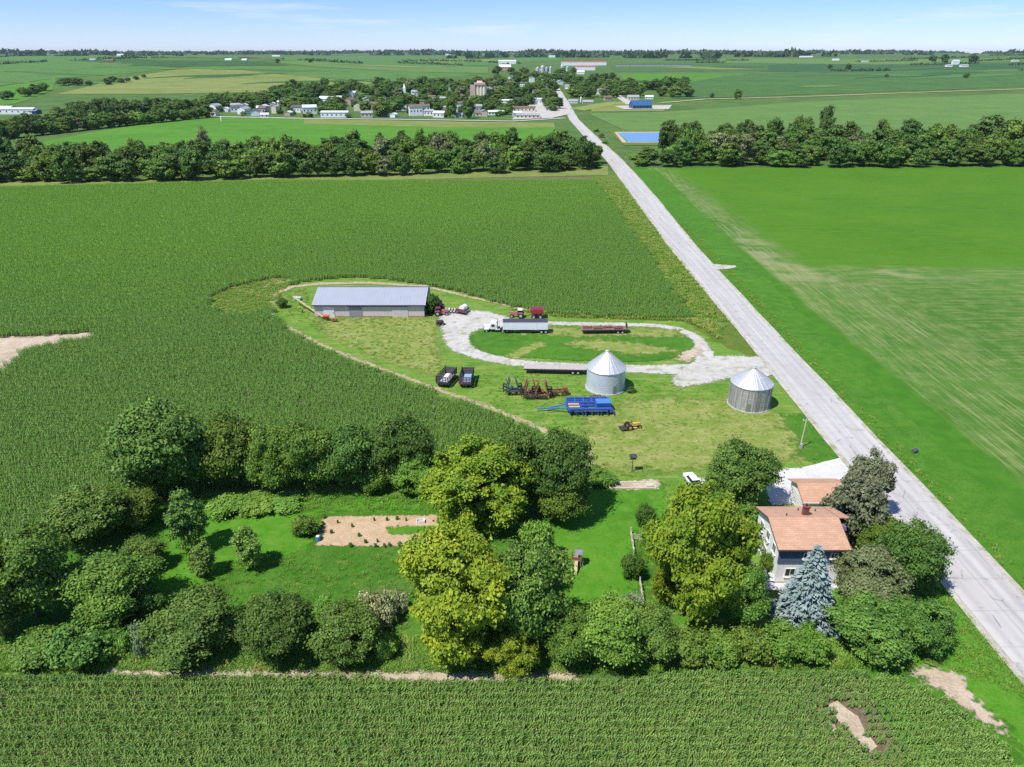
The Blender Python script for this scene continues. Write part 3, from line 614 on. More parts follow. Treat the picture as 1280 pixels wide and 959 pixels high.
variants('cedar', lambda i: spruce_mesh('crown', 720 + i, 3.0, 9.0, LM['grey'], 20, 1.15, .36, .5, .08), 2)
rnd('cedarround', 'grey', 740, 2, nc=170, per=120, clump=.14, leaf=.24, zlow=.02, nb=14, lob=.34)
DIM = dict(walnut=(8, 14), shrub=(3, 4), shrubdark=(3, 4), shrublight=(3, 4), silver=(2, 2.6), straw=(1.6, 1.6), sapling=(3, 8), spruce=(3.6, 11), cedar=(3, 9))
TRK = [trunk_mesh('trunk', 40 + i, TR, TH, .34) for i in range(3)]
STEM = trunk_mesh('stem', 60, 2.0, 3.2, .09); SAPT = trunk_mesh('trunk', 61, 1.6, 6.5, .11); SPT = MB().cyl((0, 0, -.3), (0, 0, 10.2), .26, .03, 9).mesh('trunk', M_bark)
cnt = {}
def tree(cx, ty, by, hw, kind, name, label, cat='tree', group=None, near=.62, sq=1.0):
    """a tree whose crown spans rows ty..by and is hw pixels to each side of column cx in the photograph"""
    g = G(cx, by); r = hw / F * (depth(g) - 3)
    y = g.y + r * near; x = (cx - CX) / F * (y * CP + (H - 3) * SP); z0 = hz(x, y)
    hgt = max(.8, zat(y + r * .15, ty) - z0)
    R0, H0 = DIM.get(kind, (TR, TH)); i = cnt[kind] = cnt.get(kind, -1) + 1
    rt = thing(name, label, cat, (x, y, z0), random.uniform(0, 6.28), group)
    k = 1.1 if R0 >= 5 else 1.0; rt.scale = (r / R0 * k, r / R0 * k * sq, hgt / H0)
    obj('crown', CR[kind][i % len(CR[kind])], rt)
    tk = STEM if 'shrub' in kind or kind in ('silver', 'straw') else SAPT if kind == 'sapling' else SPT if kind in ('spruce', 'cedar') else TRK[i % 3]
    obj('trunk' if tk is not STEM else 'stem', tk, rt)
    return rt
# ------------------------------------------------------------------ the trees round the farmstead, one by one
B = 'trees along the far side of the yard'
tree(208, 503, 632, 58, 'dark', 'shade_tree', 'tallest broad dark green tree standing at the cornfield corner of the yard', group=B)
tree(293, 518, 618, 36, 'mid', 'shade_tree', 'upright green tree next to the tallest dark tree, first in the row by the corn', group=B)
tree(343, 532, 626, 30, 'mid', 'shade_tree', 'lighter green tree second in the row behind the vegetable garden', group=B)
tree(388, 528, 624, 34, 'mid', 'shade_tree', 'round green tree third in the row, directly behind the garden corner', group=B)
tree(442, 532, 622, 36, 'dark', 'shade_tree', 'dark round tree fourth in the row behind the garden plot', group=B)
tree(505, 518, 616, 36, 'dark', 'shade_tree', 'tall dark green tree ending the row beside the yellow walnut', group=B)
tree(520, 570, 624, 27, 'mid', 'young_tree', 'small bright green rounded tree in front of the row beside the yellow walnut')
tree(468, 585, 620, 17, 'shrub', 'shrub', 'low green shrub at the foot of the dark row behind the garden', 'shrub')
tree(640, 538, 650, 34, 'dark', 'shade_tree', 'dark tree rising behind the far yellow walnut', group=B)
tree(694, 538, 654, 40, 'dark', 'shade_tree', 'broad dark tree at the edge of the dry grass next to the swing set lawn', group=B)
tree(705, 590, 662, 30, 'mid', 'shade_tree', 'lower mid green tree bordering the swing set lawn near the far walnut')
tree(600, 553, 680, 66, 'walnut', 'walnut_tree', 'yellow green walnut tree between the garden and the dark trees', group='yellow green walnut trees')
tree(570, 660, 848, 78, 'walnut', 'walnut_tree', 'largest yellow green walnut tree standing by the front cornfield below the garden', group='yellow green walnut trees', sq=.9)
tree(660, 676, 826, 50, 'dark', 'shade_tree', 'dark green tree pressed against the largest yellow walnut, facing the swing set')
tree(640, 775, 852, 36, 'walnut', 'walnut_tree', 'small yellowish walnut at the front corn edge below the dark tree', group='yellow green walnut trees')
tree(672, 650, 712, 22, 'shrublight', 'shrub', 'yellowish shrub in the gap between the two big walnuts', 'shrub')
tree(868, 605, 794, 72, 'walnut', 'walnut_tree', 'broad yellow green walnut tree beside the white house', group='yellow green walnut trees', sq=.9)
tree(926, 700, 794, 32, 'mid', 'young_tree', 'green tree under the right side of the house walnut')
tree(842, 690, 770, 26, 'walnut', 'walnut_tree', 'low yellow green walnut beside the lower fence end', group='yellow green walnut trees')
tree(923, 551, 644, 42, 'dark', 'shade_tree', 'dark rounded tree between the driveway and the house walnut')
tree(888, 622, 662, 24, 'dark', 'young_tree', 'smaller dark tree below the driveway in front of the rounded one')
# right of the house
tree(1081, 562, 655, 25, 'cedarround', 'cedar_tree', 'grey green narrow cedar against the road beside the garage', group='grey cedars beside the house')
tree(1063, 598, 692, 36, 'cedarround', 'cedar_tree', 'grey brown spreading cedar overhanging the garage roof', group='grey cedars beside the house')
tree(1132, 652, 752, 38, 'dark', 'shade_tree', 'dark green tree next to the road beside the house')
tree(1098, 645, 705, 26, 'mid', 'young_tree', 'green tree tucked between the grey cedar and the road')
tree(1086, 690, 776, 44, 'olive', 'shade_tree', 'olive green dense tree right of the blue spruce by the porch')
tree(1088, 752, 834, 50, 'dark', 'shade_tree', 'round green tree at the corn edge right of the blue spruce foot')
tree(1150, 748, 828, 36, 'dark', 'shade_tree', 'dark spreading tree nearest the road at the corn edge')
tree(1008, 674, 800, 41, 'spruce', 'blue_spruce', 'silvery blue spruce in front of the white house', near=.75)
# the hedge along the front corn
HG = 'hedge shrubs along the front cornfield'
for cx, ty, by, hw, k, l in [(715, 768, 842, 34, 'mid', 'bushy green tree at the corn edge beside the dark walnut neighbour'),
                             (765, 748, 844, 42, 'mid', 'largest bushy green tree of the corn edge, below the swing set lawn'),
                             (815, 762, 840, 32, 'dark', 'darker bushy tree of the corn edge at the end of the wooden fence')]:
    tree(cx, ty, by, hw, k, 'bushy_tree', l, group='bushy trees along the front corn')
for cx, ty, by, hw, k, l in [(862, 788, 838, 26, 'shrublight', 'yellowish hedge shrub below the house walnut'), (900, 792, 838, 26, 'shrub', 'green hedge shrub under the right side of the house walnut'),
                             (940, 786, 836, 27, 'shrub', 'hedge shrub left of the blue spruce foot'), (978, 782, 834, 27, 'shrub', 'hedge shrub directly in front of the blue spruce'),
                             (1016, 786, 834, 24, 'shrub', 'hedge shrub between the spruce and the round corn edge tree')]:
    tree(cx, ty, by, hw, k, 'hedge_shrub', l, 'shrub', HG)
# left cluster
C = 'trees at the left end of the yard'
tree(112, 608, 694, 46, 'dark', 'shade_tree', 'dark tree beside the big cornfield left of the mown strip', group=C)
tree(168, 612, 668, 28, 'mid', 'young_tree', 'small green tree at the foot of the tallest dark tree', group=C)
tree(40, 664, 792, 52, 'mid', 'shade_tree', 'large green tree at the left picture edge by the corn', group=C)
tree(-4, 690, 812, 40, 'dark', 'shade_tree', 'dark tree cut off by the left picture edge', group=C)
tree(138, 698, 786, 54, 'mid', 'shade_tree', 'wide green tree beside the curved mown strip', group=C)
tree(176, 672, 720, 25, 'dark', 'young_tree', 'small dark tree at the inner bend of the mown strip', group=C)
tree(186, 738, 772, 18, 'shrubdark', 'shrub', 'dark low shrub beside the wide green tree', 'shrub')
tree(45, 794, 838, 34, 'shrubdark', 'shrub', 'low bush at the left end of the front corn edge', 'shrub'); tree(100, 780, 842, 44, 'shrubdark', 'shrub', 'broad low bush at the corn edge below the wide green tree', 'shrub')
tree(150, 790, 818, 13, 'shrublight', 'shrub', 'small yellow green bush beside the grey brush', 'shrub')
tree(178, 778, 828, 15, 'silver', 'brush', 'greyish twiggy brush in the gap at the corn edge', 'shrub')
tree(236, 611, 696, 23, 'sapling', 'young_tree', 'taller slender young tree on the mown strip with a sharp shadow'); tree(252, 678, 726, 18, 'sapling', 'young_tree', 'short dark slender tree in front of the taller slender one')
tree(308, 658, 718, 19, 'sapling', 'young_tree', 'slender light green young tree alone left of the garden')
FR = 'round trees along the front corn edge'
tree(243, 752, 838, 54, 'dark', 'bushy_tree', 'widest round dark tree at the front corn edge, left of the row of three', group=FR)
tree(347, 744, 838, 43, 'dark', 'bushy_tree', 'middle round dark tree of the three at the front corn edge', group=FR)
tree(434, 756, 840, 41, 'dark', 'bushy_tree', 'round dark tree beside the beige tall grass at the front corn edge', group=FR)
tree(380, 644, 674, 16, 'shrub', 'shrub', 'round green bush left of the garden plot', 'shrub')
for cx, ty, by, hw in [(280, 622, 648, 24), (318, 622, 646, 26), (352, 622, 642, 24)]:
    tree(cx, ty, by, hw, 'shrublight', 'tall_herbs', 'leafy green herb clump in the band behind the slender young tree', 'plant', 'herb band behind the mown strip')
for cx, ty, by, hw in [(462, 742, 772, 16), (482, 746, 786, 16), (470, 760, 792, 14), (498, 742, 770, 12)]:
    tree(cx, ty, by, hw, 'straw', 'dry_grass_tuft', 'beige dry tall grass tuft between the round tree and the largest walnut', 'grass tuft', 'beige grass tufts')
for cx, ty, by, hw, k, l in [(808, 630, 662, 12, 'shrubdark', 'dark bush at the lawn edge behind the fence end'), (818, 652, 690, 16, 'shrub', 'green bush inside the fence corner'),
                             (792, 690, 728, 15, 'shrubdark', 'round dark bush between the two fence pieces'), (790, 742, 772, 15, 'silver', 'pale grey bush at the lower fence end'),
                             (690, 705, 742, 15, 'silver', 'pale green bush beside the swing set lawn below the walnuts'), (668, 735, 790, 22, 'shrub', 'green bush beside the pale bush left of the swing set lawn'),
                             (742, 585, 606, 18, 'shrub', 'green bush left of the flower bed'), (722, 580, 600, 14, 'shrubdark', 'dark bush where the dry grass meets the tree row'),
                             (760, 592, 610, 14, 'shrublight', 'leafy clump at the flower bed end'), (540, 366, 393, 9, 'shrubdark', 'dark bush growing against the shed gable'),
                             (452, 378, 394, 8, 'shrub', 'low bush growing against the long shed wall'), (980, 700, 722, 10, 'silver', 'pale bush at the white house wall'),
                             (962, 690, 720, 10, 'shrub', 'green bush at the corner of the white house'), (1062, 720, 742, 10, 'shrublight', 'yellow green bush under the house porch'),
                             (930, 630, 662, 18, 'shrub', 'green bush between the driveway and the house'), (352, 372, 386, 7, 'shrubdark', 'small dark bush at the track bend behind the auger'),
                             (530, 745, 775, 12, 'shrublight', 'bright bush under the largest walnut'), (320, 745, 770, 14, 'shrub', 'green bush behind the middle round dark tree'),
                             (405, 748, 778, 16, 'shrublight', 'light green bush behind the round dark tree by the beige grass'), (790, 484, 492, 6, 'shrubdark', 'dark low bush beside the grain bin wall'),
                             (480, 795, 828, 16, 'shrublight', 'bright weedy bush between the round tree and the largest walnut'), (1170, 820, 832, 10, 'shrub', 'low bush at the roadside lawn edge')]:
    tree(cx, ty, by, hw, k, 'shrub', l, 'shrub')
# garden plants
for i, (cx, cy) in enumerate([(420, 655), (438, 660), (447, 672), (466, 652), (482, 652), (495, 651), (506, 652), (515, 676), (455, 680), (470, 679), (530, 664), (412, 668)]):
    tree(cx, cy - 2.2, cy + .4, 1.2 + .4 * (i % 3), 'shrub', 'garden_plant', 'small green plant on the bare garden soil', 'plant', 'plants dotted over the garden soil')
rg = random.Random(4)
for i in range(30):
    if rg.random() < .55: continue
    cx, cy = (397 + i * 6.2 + rg.uniform(-3, 3), 684 + rg.uniform(-1.5, 1.2)) if i < 22 else (403 - (i - 22) * .8, 649 + (i - 22) * 4.2)
    tree(cx, cy - rg.uniform(1.5, 3.5), cy + .6, rg.uniform(1.8, 3.2), ['shrubdark', 'shrub', 'silver'][i % 3], 'garden_weed', 'weed clump along the edge of the garden plot', 'plant', 'weeds edging the garden plot')

# ------------------------------------------------------------------ creek belts beyond the fields
LMB = {}
def belt_crowns(kind, mat, seed, n): return [crown_mesh('crown', seed + i, 7.0, 13.0, 80, 80, .52, LM[mat], zlow=.0, nb=8, clump=.19) for i in range(n)]
BC = {'dark green': belt_crowns('d', 'beltdark', 800, 4), 'mid green': belt_crowns('m', 'beltmid', 820, 4), 'olive green': belt_crowns('o', 'olive', 840, 2), 'light green': belt_crowns('l', 'light', 850, 2)}
BT = MB().cyl((0, 0, -.3), (0, 0, 5), .3, .22, 7).cyl((0, 0, 5), (.3, 0, 11), .22, .05, 6).mesh('trunk', M_bark)
def far_tree(name, x, y, r, h_, tone, label, group, cat='tree', trunk=True):
    o = obj(name, random.choice(BC[tone]), None, (x, y, hz(x, y) - .2), random.uniform(0, 6.28)); o.scale = (r / 7, r / 7, h_ / 13)
    tag(o, label, cat, group)
    if trunk: obj('trunk', BT, o)
    return o
def tone(): return random.choices(['dark green', 'mid green', 'olive green', 'light green'], [6, 4.5, .5, .35])[0]
random.seed(21)
rows_w = ['front edge', 'middle', 'far side']
for row in range(3):
    x = -345.0 - row * 4
    while x < 52 + row * 2:
        y = 405 + row * 26 + (40 - x) * -.05 * 0 + 44 * ss(-300, 60, x) - 4 + random.uniform(-6, 6)
        if row == 0: y += 2
        h_ = random.choice([random.uniform(8, 12), random.uniform(12, 16), random.uniform(14, 19)]) + row * 1.0; t = tone()
        far = 'at the picture edge' if x < -240 else 'beyond the open corn' if x < -120 else 'beyond the long shed' if x < -20 else 'near the road bridge'
        far_tree('belt_tree', x, y, random.uniform(6, 8.8), h_, t, f'{t} tree on the {rows_w[row]} of the creek belt, {far}', 'trees of the creek belt left of the road')
        x += random.uniform(7, 12)
for row in range(4):
    x = 86.0 + (row > 0) * 17 + row * 3
    while x < 400 + row * 20:
        y = 466 + row * 24 + random.uniform(-6, 6); h_ = random.choice([random.uniform(10, 14), random.uniform(13, 17), random.uniform(16, 20)]) + row * 1.0; h_ = min(h_, 11) if x < 108 else h_; t = tone() if row < 3 else 'dark green'
        if row and x < 100: x += 9; continue
        where = 'near the road' if x < 160 else 'opposite mid hay field' if x < 280 else 'at the picture edge'
        far_tree('belt_tree', x, y, random.uniform(6, 8.6), h_, t, f'{t} tree in the {["front", "second", "third", "back"][row]} row of the right creek belt, {where}', 'trees of the creek belt right of the road')
        x += random.uniform(8.5, 13)
for cx, ty, by, w, t, l in [(256, 159, 200, 10, 'olive green', 'greyish tall tree standing above the creek belt beyond the cornfield'), (525, 161, 198, 10, 'mid green', 'tall tree standing above the creek belt below the town houses'),
                            (476, 166, 200, 8, 'dark green', 'dark tall tree next to the highest belt tree left of the road'), (1030, 131, 172, 9, 'dark green', 'tall dark round topped tree rising above the right creek belt'),
                            (1000, 143, 178, 13, 'mid green', 'broad tree beside the tall round topped tree in the right belt'), (860, 152, 182, 14, 'mid green', 'tall tree at the pond end of the right creek belt'),
                            (905, 152, 182, 12, 'dark green', 'tall dark tree second from the pond in the right creek belt'), (1240, 146, 190, 26, 'dark green', 'massive dark tree of the right belt at the picture edge'),
                            (1270, 145, 195, 20, 'mid green', 'massive green tree cut by the picture edge in the right belt'), (360, 166, 200, 11, 'mid green', 'tall tree in the belt above the long shed roof')]:
    g = G(cx, by); far_tree('belt_tree', g.x, g.y, w / F * depth(g), zat(g.y, ty) - g.z, t, l, 'tall trees of the creek belts')
# shrubs by the bridge
for cx, by, w, t in [(722, 206, 8, 'light green'), (735, 208, 9, 'light green'), (746, 210, 6, 'dark green'), (722, 190, 7, 'light green'), (736, 196, 7, 'dark green'), (800, 208, 8, 'light green'), (792, 200, 6, 'light green'), (756, 180, 4, 'light green'), (752, 172, 4, 'olive green'), (745, 165, 4, 'light green')]:
    g = G(cx, by); r = w / F * depth(g); far_tree('roadside_bush', g.x, g.y, r, r * 1.25, t, f'{t} bush on the road bank near the creek bridge', 'bushes on the road bank by the bridge', 'shrub')
# left tree line towards the town
random.seed(5)
for k, (x0, y0, x1, y1, n, nm) in enumerate([(-12, 176, 130, 160, 14, 'front'), (-10, 168, 120, 152, 12, 'rear'), (130, 160, 262, 147, 14, 'front'), (70, 147, 262, 138, 16, 'rear'), (85, 138, 240, 134, 12, 'top')]):
    for i in range(n):
        f = (i + random.uniform(.2, .8)) / n; g = G(x0 + (x1 - x0) * f, y0 + (y1 - y0) * f); t = tone()
        far_tree('line_tree', g.x, g.y, random.uniform(6, 9), random.uniform(10, 15), t, f'{t} tree in the {nm} of the line behind the bright field, ' + ('outer end' if f < .5 and x0 < 60 else 'town end'), 'trees of the line towards the town')
for i, (cx, by, w) in enumerate([(32, 121, 12), (45, 118, 12), (55, 114, 10), (10, 125, 12), (80, 107, 9), (88, 106, 9), (98, 107, 9), (135, 106, 8), (142, 103, 8), (152, 104, 6), (170, 100, 5), (180, 97, 4), (112, 107, 6), (160, 102, 5)]):
    g = G(cx, by); r = w / 2 / F * depth(g) * 1.5; far_tree('hill_tree', g.x, g.y, r, r * 1.3, 'dark green', ('dark tree in the clump' if cx > 60 else 'dark tree in the slanting row') + ' on the far left hill pasture', 'trees on the far left hill', trunk=False)
# ------------------------------------------------------------------ corn: countless plants, so two masses of instanced row pieces
M_corn = leaf_mat('corn_leaf', (.048, .116, .016), (.178, .272, .066), .2, 0.0, .5, .22)
M_corn2 = leaf_mat('corn_leaf_far', (.046, .116, .014), (.122, .226, .040), .22, 0.0, .55, .2)
def corn_tile(name, seed, mat, length=3.0, rows=2, gap=.2, hgt=2.2, nleaf=8, wid=.11, tassel=.6, spread=1.0, across=1.0):
    r = np.random.default_rng(seed); V, T = [], []
    for k in range(rows):
        for i in range(int(length / gap)):
            if r.random() < .05: continue
            b = np.array([-length / 2 + (i + .5) * gap + r.normal() * .03, (k - (rows - 1) / 2) * .76 + r.normal() * .04, 0]); h = hgt * r.uniform(.85, 1.1); a0 = r.uniform(0, 3.14)
            for j in range(nleaf):
                a = a0 + (j % 2) * math.pi + r.normal() * .35; z = h * (.25 + .72 * j / nleaf); L = r.uniform(.42, .74) * spread * (1.1 - .45 * j / nleaf); d = np.array([math.cos(a), math.sin(a) * across, 0]); s = np.array([-math.sin(a), math.cos(a), 0]) * wid / 2 * r.uniform(.8, 1.25)
                p0 = b + [0, 0, z]; p1 = p0 + d * L * .5 + [0, 0, L * r.uniform(.25, .45)]; p2 = p0 + d * L * r.uniform(.9, 1.05) + [0, 0, -L * r.uniform(-.05, .35)]
                t = np.clip(.5 + r.normal() * .25, 0, 1)
                V += [[p0 - s * .7, p0 + s * .7, p1 + s, p1 - s], [p1 - s, p1 + s, p2 + s * .25, p2 - s * .25]]; T += [t, min(1, t + .1)]
            if r.random() < tassel:
                for q in range(2):
                    a = r.uniform(0, 6.28); d = np.array([math.cos(a), math.sin(a), 0]) * .05; p = b + [0, 0, h * .95]; V.append([p - d * .3, p + d * .3, p + d + [d[1], d[0], .4], p + [d[1], d[0], .4]]); T.append(1.0)
    return bpy.data.objects.new(name, quads_mesh(name, np.array(V), np.array(T), [mat]))
def scatter(name, pts, rots, scl, var, tiles, label, kind='stuff', cat=None):
    n = len(pts); me = bpy.data.meshes.new(name); me.vertices.add(n); me.vertices.foreach_set('co', pts.reshape(-1).astype(np.float32))
    for nm, ty, dat in (('rot', 'FLOAT', rots), ('scl', 'FLOAT', scl), ('var', 'INT', var)):
        a = me.attributes.new(nm, ty, 'POINT'); a.data.foreach_set('value', np.asarray(dat, np.int32 if ty == 'INT' else np.float32))
    o = obj(name, me); tag(o, label, cat, None, kind)
    ng = bpy.data.node_groups.new(name, 'GeometryNodeTree'); ng.interface.new_socket('Geometry', in_out='INPUT', socket_type='NodeSocketGeometry'); ng.interface.new_socket('Geometry', in_out='OUTPUT', socket_type='NodeSocketGeometry')
    N = ng.nodes.new; gi = N('NodeGroupInput'); go = N('NodeGroupOutput'); jn = N('GeometryNodeJoinGeometry'); L = ng.links.new
    def attr(nm, ty):
        q = N('GeometryNodeInputNamedAttribute'); q.data_type = ty; q.inputs['Name'].default_value = nm; return q.outputs['Attribute']
    cx = N('ShaderNodeCombineXYZ'); L(attr('rot', 'FLOAT'), cx.inputs[2]); sc = attr('scl', 'FLOAT'); vr = attr('var', 'INT')
    e2r = N('FunctionNodeEulerToRotation'); L(cx.outputs[0], e2r.inputs[0])
    for k, tl in enumerate(tiles):
        ip = N('GeometryNodeInstanceOnPoints'); oi = N('GeometryNodeObjectInfo'); oi.inputs['Object'].default_value = tl; oi.inputs['As Instance'].default_value = False
        cmp = N('FunctionNodeCompare'); cmp.data_type = 'INT'; cmp.operation = 'EQUAL'; L(vr, cmp.inputs[2]); cmp.inputs[3].default_value = k
        L(gi.outputs[0], ip.inputs['Points']); L(cmp.outputs[0], ip.inputs['Selection']); L(oi.outputs['Geometry'], ip.inputs['Instance']); L(e2r.outputs[0], ip.inputs['Rotation']); L(sc, ip.inputs['Scale']); L(ip.outputs[0], jn.inputs[0])
    L(jn.outputs[0], go.inputs[0])
    md = o.modifiers.new('scatter', 'NODES'); md.node_group = ng
    return o
def row_points(x0, x1, y0, y1, dx, dy, poly, holes, r, skew=0.0):
    X, Y = np.meshgrid(np.arange(x0, x1, dx), np.arange(y0, y1, dy)); X = X + r.uniform(0, dx, (len(X), 1)); X = X.ravel() + r.uniform(-.12, .12, X.size) * dx; Y = Y.ravel() + r.normal(size=Y.size) * .06 + np.sin(X * .02) * skew
    k = inside(X, Y, poly)
    for h_ in holes: k &= ~inside(X, Y, h_)
    return X[k], Y[k]
def far_tint(m):
    """the far part of the big field is a fresher, yellower green stand"""
    n = m.node_tree.nodes; L = m.node_tree.links; hs = next(q for q in n if q.type == 'HUE_SAT'); src = hs.inputs['Color'].links[0].from_socket; ge = n.new('ShaderNodeNewGeometry'); sx_ = n.new('ShaderNodeSeparateXYZ'); L.new(ge.outputs['Position'], sx_.inputs[0])
    nz_ = n.new('ShaderNodeTexNoise'); nz_.inputs['Scale'].default_value = .012; nz_.inputs['Detail'].default_value = 4; L.new(ge.outputs['Position'], nz_.inputs[0])
    a = n.new('ShaderNodeMath'); a.operation = 'MULTIPLY_ADD'; a.inputs[1].default_value = -.7; L.new(sx_.outputs[0], a.inputs[0]); L.new(sx_.outputs[1], a.inputs[2]); b = n.new('ShaderNodeMath'); b.operation = 'MULTIPLY_ADD'; b.inputs[1].default_value = 170; L.new(nz_.outputs['Fac'], b.inputs[0]); L.new(a.outputs[0], b.inputs[2])
    r = n.new('ShaderNodeMapRange'); r.interpolation_type = 'SMOOTHSTEP'; r.inputs['From Min'].default_value = 300; r.inputs['From Max'].default_value = 470; L.new(b.outputs[0], r.inputs[0]); mx_ = n.new('ShaderNodeMixRGB'); mx_.blend_type = 'MULTIPLY'; mx_.inputs[2].default_value = (1.12, 1.18, .85, 1); L.new(r.outputs[0], mx_.inputs[0]); L.new(src, mx_.inputs[1]); L.new(mx_.outputs[0], hs.inputs['Color'])
far_tint(M_corn2)
r1 = np.random.default_rng(3)
t1 = [corn_tile('corn_row', 10 + i, M_corn, 1.0, 1, .15, 1.85, 10, .115, .6, .9, .6) for i in range(6)]
X, Y = row_points(-72, 66, 33, 66, 1.0, .92, P_front, [wob(P_fbare, 1, .7, 1), wob(P_fbare2, 1, .5, 2)], r1, .5)
e = 1 - .35 * np.clip(np.exp(-((X - 38) / 7) ** 2 - ((Y - 53) / 5) ** 2), 0, 1)
scatter('corn', np.stack([X, Y, np.full(len(X), .03)], 1), r1.normal(0, .02, len(X)) + math.pi * r1.integers(0, 2, len(X)), r1.uniform(.9, 1.08, len(X)) * e, r1.integers(0, 6, len(X)), t1, 'tall green corn in rows across the front field')
t2 = [corn_tile('corn_row_far', 30 + i, M_corn2, 3.0, 2, .21, 1.55, 8, .115, .45, .88) for i in range(3)]
weedhole = [(x, y) for x, y in P_weed]
X, Y = row_points(-340, 60, 84, 405, 3.0, 1.52, P_corn, [weedhole, P_bare, P_bare2], r1, 1.5)
print('corn tiles', len(X))
pt = np.sin(X * .021 + 2) * np.sin(Y * .03 + X * .01) * .5 + .5
scatter('corn', np.stack([X, Y, np.full(len(X), .03)], 1), r1.normal(0, .06, len(X)) + math.pi * r1.integers(0, 2, len(X)), (.93 + .08 * pt + r1.uniform(-.03, .03, len(X))) , r1.integers(0, 3, len(X)), t2, 'green corn covering the big field round the farmyard')
# grass tufts on the rough ground
M_tuft = leaf_mat('tuft_leaf', (.075, .18, .015), (.15, .26, .04), .25, 0.0); M_tuft2 = leaf_mat('tuft_dry', (.16, .20, .03), (.32, .32, .10), .25, 0.0)
def tuft(name, seed, mat, n=34, rad=.55, hgt=.42):
    r = np.random.default_rng(seed); V, T = [], []
    for _ in range(n):
        a = r.uniform(0, 6.28); q = rad * math.sqrt(r.random()); p = np.array([q * math.cos(a), q * math.sin(a), 0]); a2 = r.uniform(0, 6.28); d = np.array([math.cos(a2), math.sin(a2), 0]); s = np.array([-d[1], d[0], 0]) * .035; h = hgt * r.uniform(.5, 1.1)
        m = p + d * h * .25 + [0, 0, h * .7]; e_ = p + d * h * .7 + [0, 0, h]
        V += [[p - s, p + s, m + s * .8, m - s * .8], [m - s * .8, m + s * .8, e_ + s * .2, e_ - s * .2]]; T += [r.random()] * 2
    return bpy.data.objects.new(name, quads_mesh(name, np.array(V), np.array(T), [mat]))
tt = [tuft('grass_tuft', 1, M_tuft), tuft('grass_tuft', 2, M_tuft, 28, .5, .3), tuft('grass_tuft', 3, M_tuft2, 30, .5, .5)]
def fill(poly, n, r):
    p = np.array([q[:2] for q in poly]); lo, hi = p.min(0), p.max(0); X = r.uniform(lo[0], hi[0], n * 3); Y = r.uniform(lo[1], hi[1], n * 3); k = inside(X, Y, poly); return X[k][:n], Y[k][:n]
GX, GY, GV, GS = [], [], [], []
for poly, n, wts, s in [([(46, 178), (57.5, 178), (57.5, 260), (60, 380), (50, 420), (44, 300), (46, 230)], 7000, (.5, .25, .25), 1.1),
                        ([(68, 45), (70, 45), (71, 150), (73, 250), (72, 300), (68.5, 300)], 1200, (.5, .35, .15), .6),
                        (P_weed, 1500, (.5, .3, .2), .9), (PG(NEARC, 0) + PG([(725, 600), (690, 640), (540, 640), (260, 640), (160, 660), (0, 700)]), 1500, (.7, .28, .02), .9),
                        (PG([(0, 838), (0, 800), (300, 800), (700, 800), (860, 790), (1000, 790), (1140, 820), (1140, 838), (700, 842), (400, 840)]), 4500, (.65, .3, .05), 1.0),
                        (PG([(300, 700), (500, 690), (520, 780), (480, 832), (200, 832), (190, 780)]), 700, (.6, .35, .05), .6),
                        (PG([(560, 470), (640, 465), (860, 480), (960, 480), (960, 520), (740, 545), (690, 540), (600, 500)]), 900, (.4, .3, .3), .5),
                        (PG([(680, 545), (760, 540), (900, 520), (960, 520), (990, 560), (900, 590), (740, 600), (726, 575)]), 500, (.2, .2, .6), .45),
                        ([(49, 62), (58, 56), (58, 96), (51, 96)], 1200, (.6, .35, .05), .7),
                        (PG([(360, 366), (385, 360), (388, 392), (540, 395), (552, 470), (480, 450), (400, 415), (350, 390)]), 800, (.4, .3, .3), .6),
                        (PG([(640, 388), (700, 397), (860, 402), (900, 425), (905, 408), (868, 397), (700, 391)]), 1200, (.4, .2, .4), 1.2)]:
    x, y = fill(poly, n, r1); GX.append(x); GY.append(y); GV.append(r1.choice(3, len(x), p=wts)); GS.append(r1.uniform(.7, 1.3, len(x)) * s)
X, Y, Vv, S = map(np.concatenate, (GX, GY, GV, GS))
scatter('grass', np.stack([X, Y, np.full(len(X), .06)], 1), r1.uniform(0, 6.28, len(X)), S, Vv, tt, 'rough grass and weeds along the verges and field edges')
# ------------------------------------------------------------------ house, garage, shed, bins
def shingle(name, a, b, rot=0.0):
    t = NT(name); p = t.objc(); br = t.new('TexBrick'); t.put(br.inputs['Vector'], t.mapv(p, scale=(1, 1, 1), rot=(0, 0, rot)))
    br.inputs['Color1'].default_value = (*a, 1); br.inputs['Color2'].default_value = (*b, 1); br.inputs['Mortar'].default_value = (*(x * .6 for x in a), 1)
    br.inputs['Scale'].default_value = 1.0; br.inputs['Mortar Size'].default_value = .015; br.inputs['Brick Width'].default_value = .9; br.inputs['Row Height'].default_value = .28
    n = t.noise(p, .9, 5, .65); n2 = t.noise(p, 6, 3, .6)
    c = t.mix(t.rng(n, .35, .7), br.outputs[0], t.mix(.5, br.outputs[0], tuple(x * .72 for x in a))); c = t.mix(t.math('MULTIPLY', t.rng(n2, .5, .75), .25, True), c, tuple(x * .6 for x in a))
    t.bsdf(c, .9, t.bump(br.outputs['Fac'], .3, .03), spec=.2); return t.m
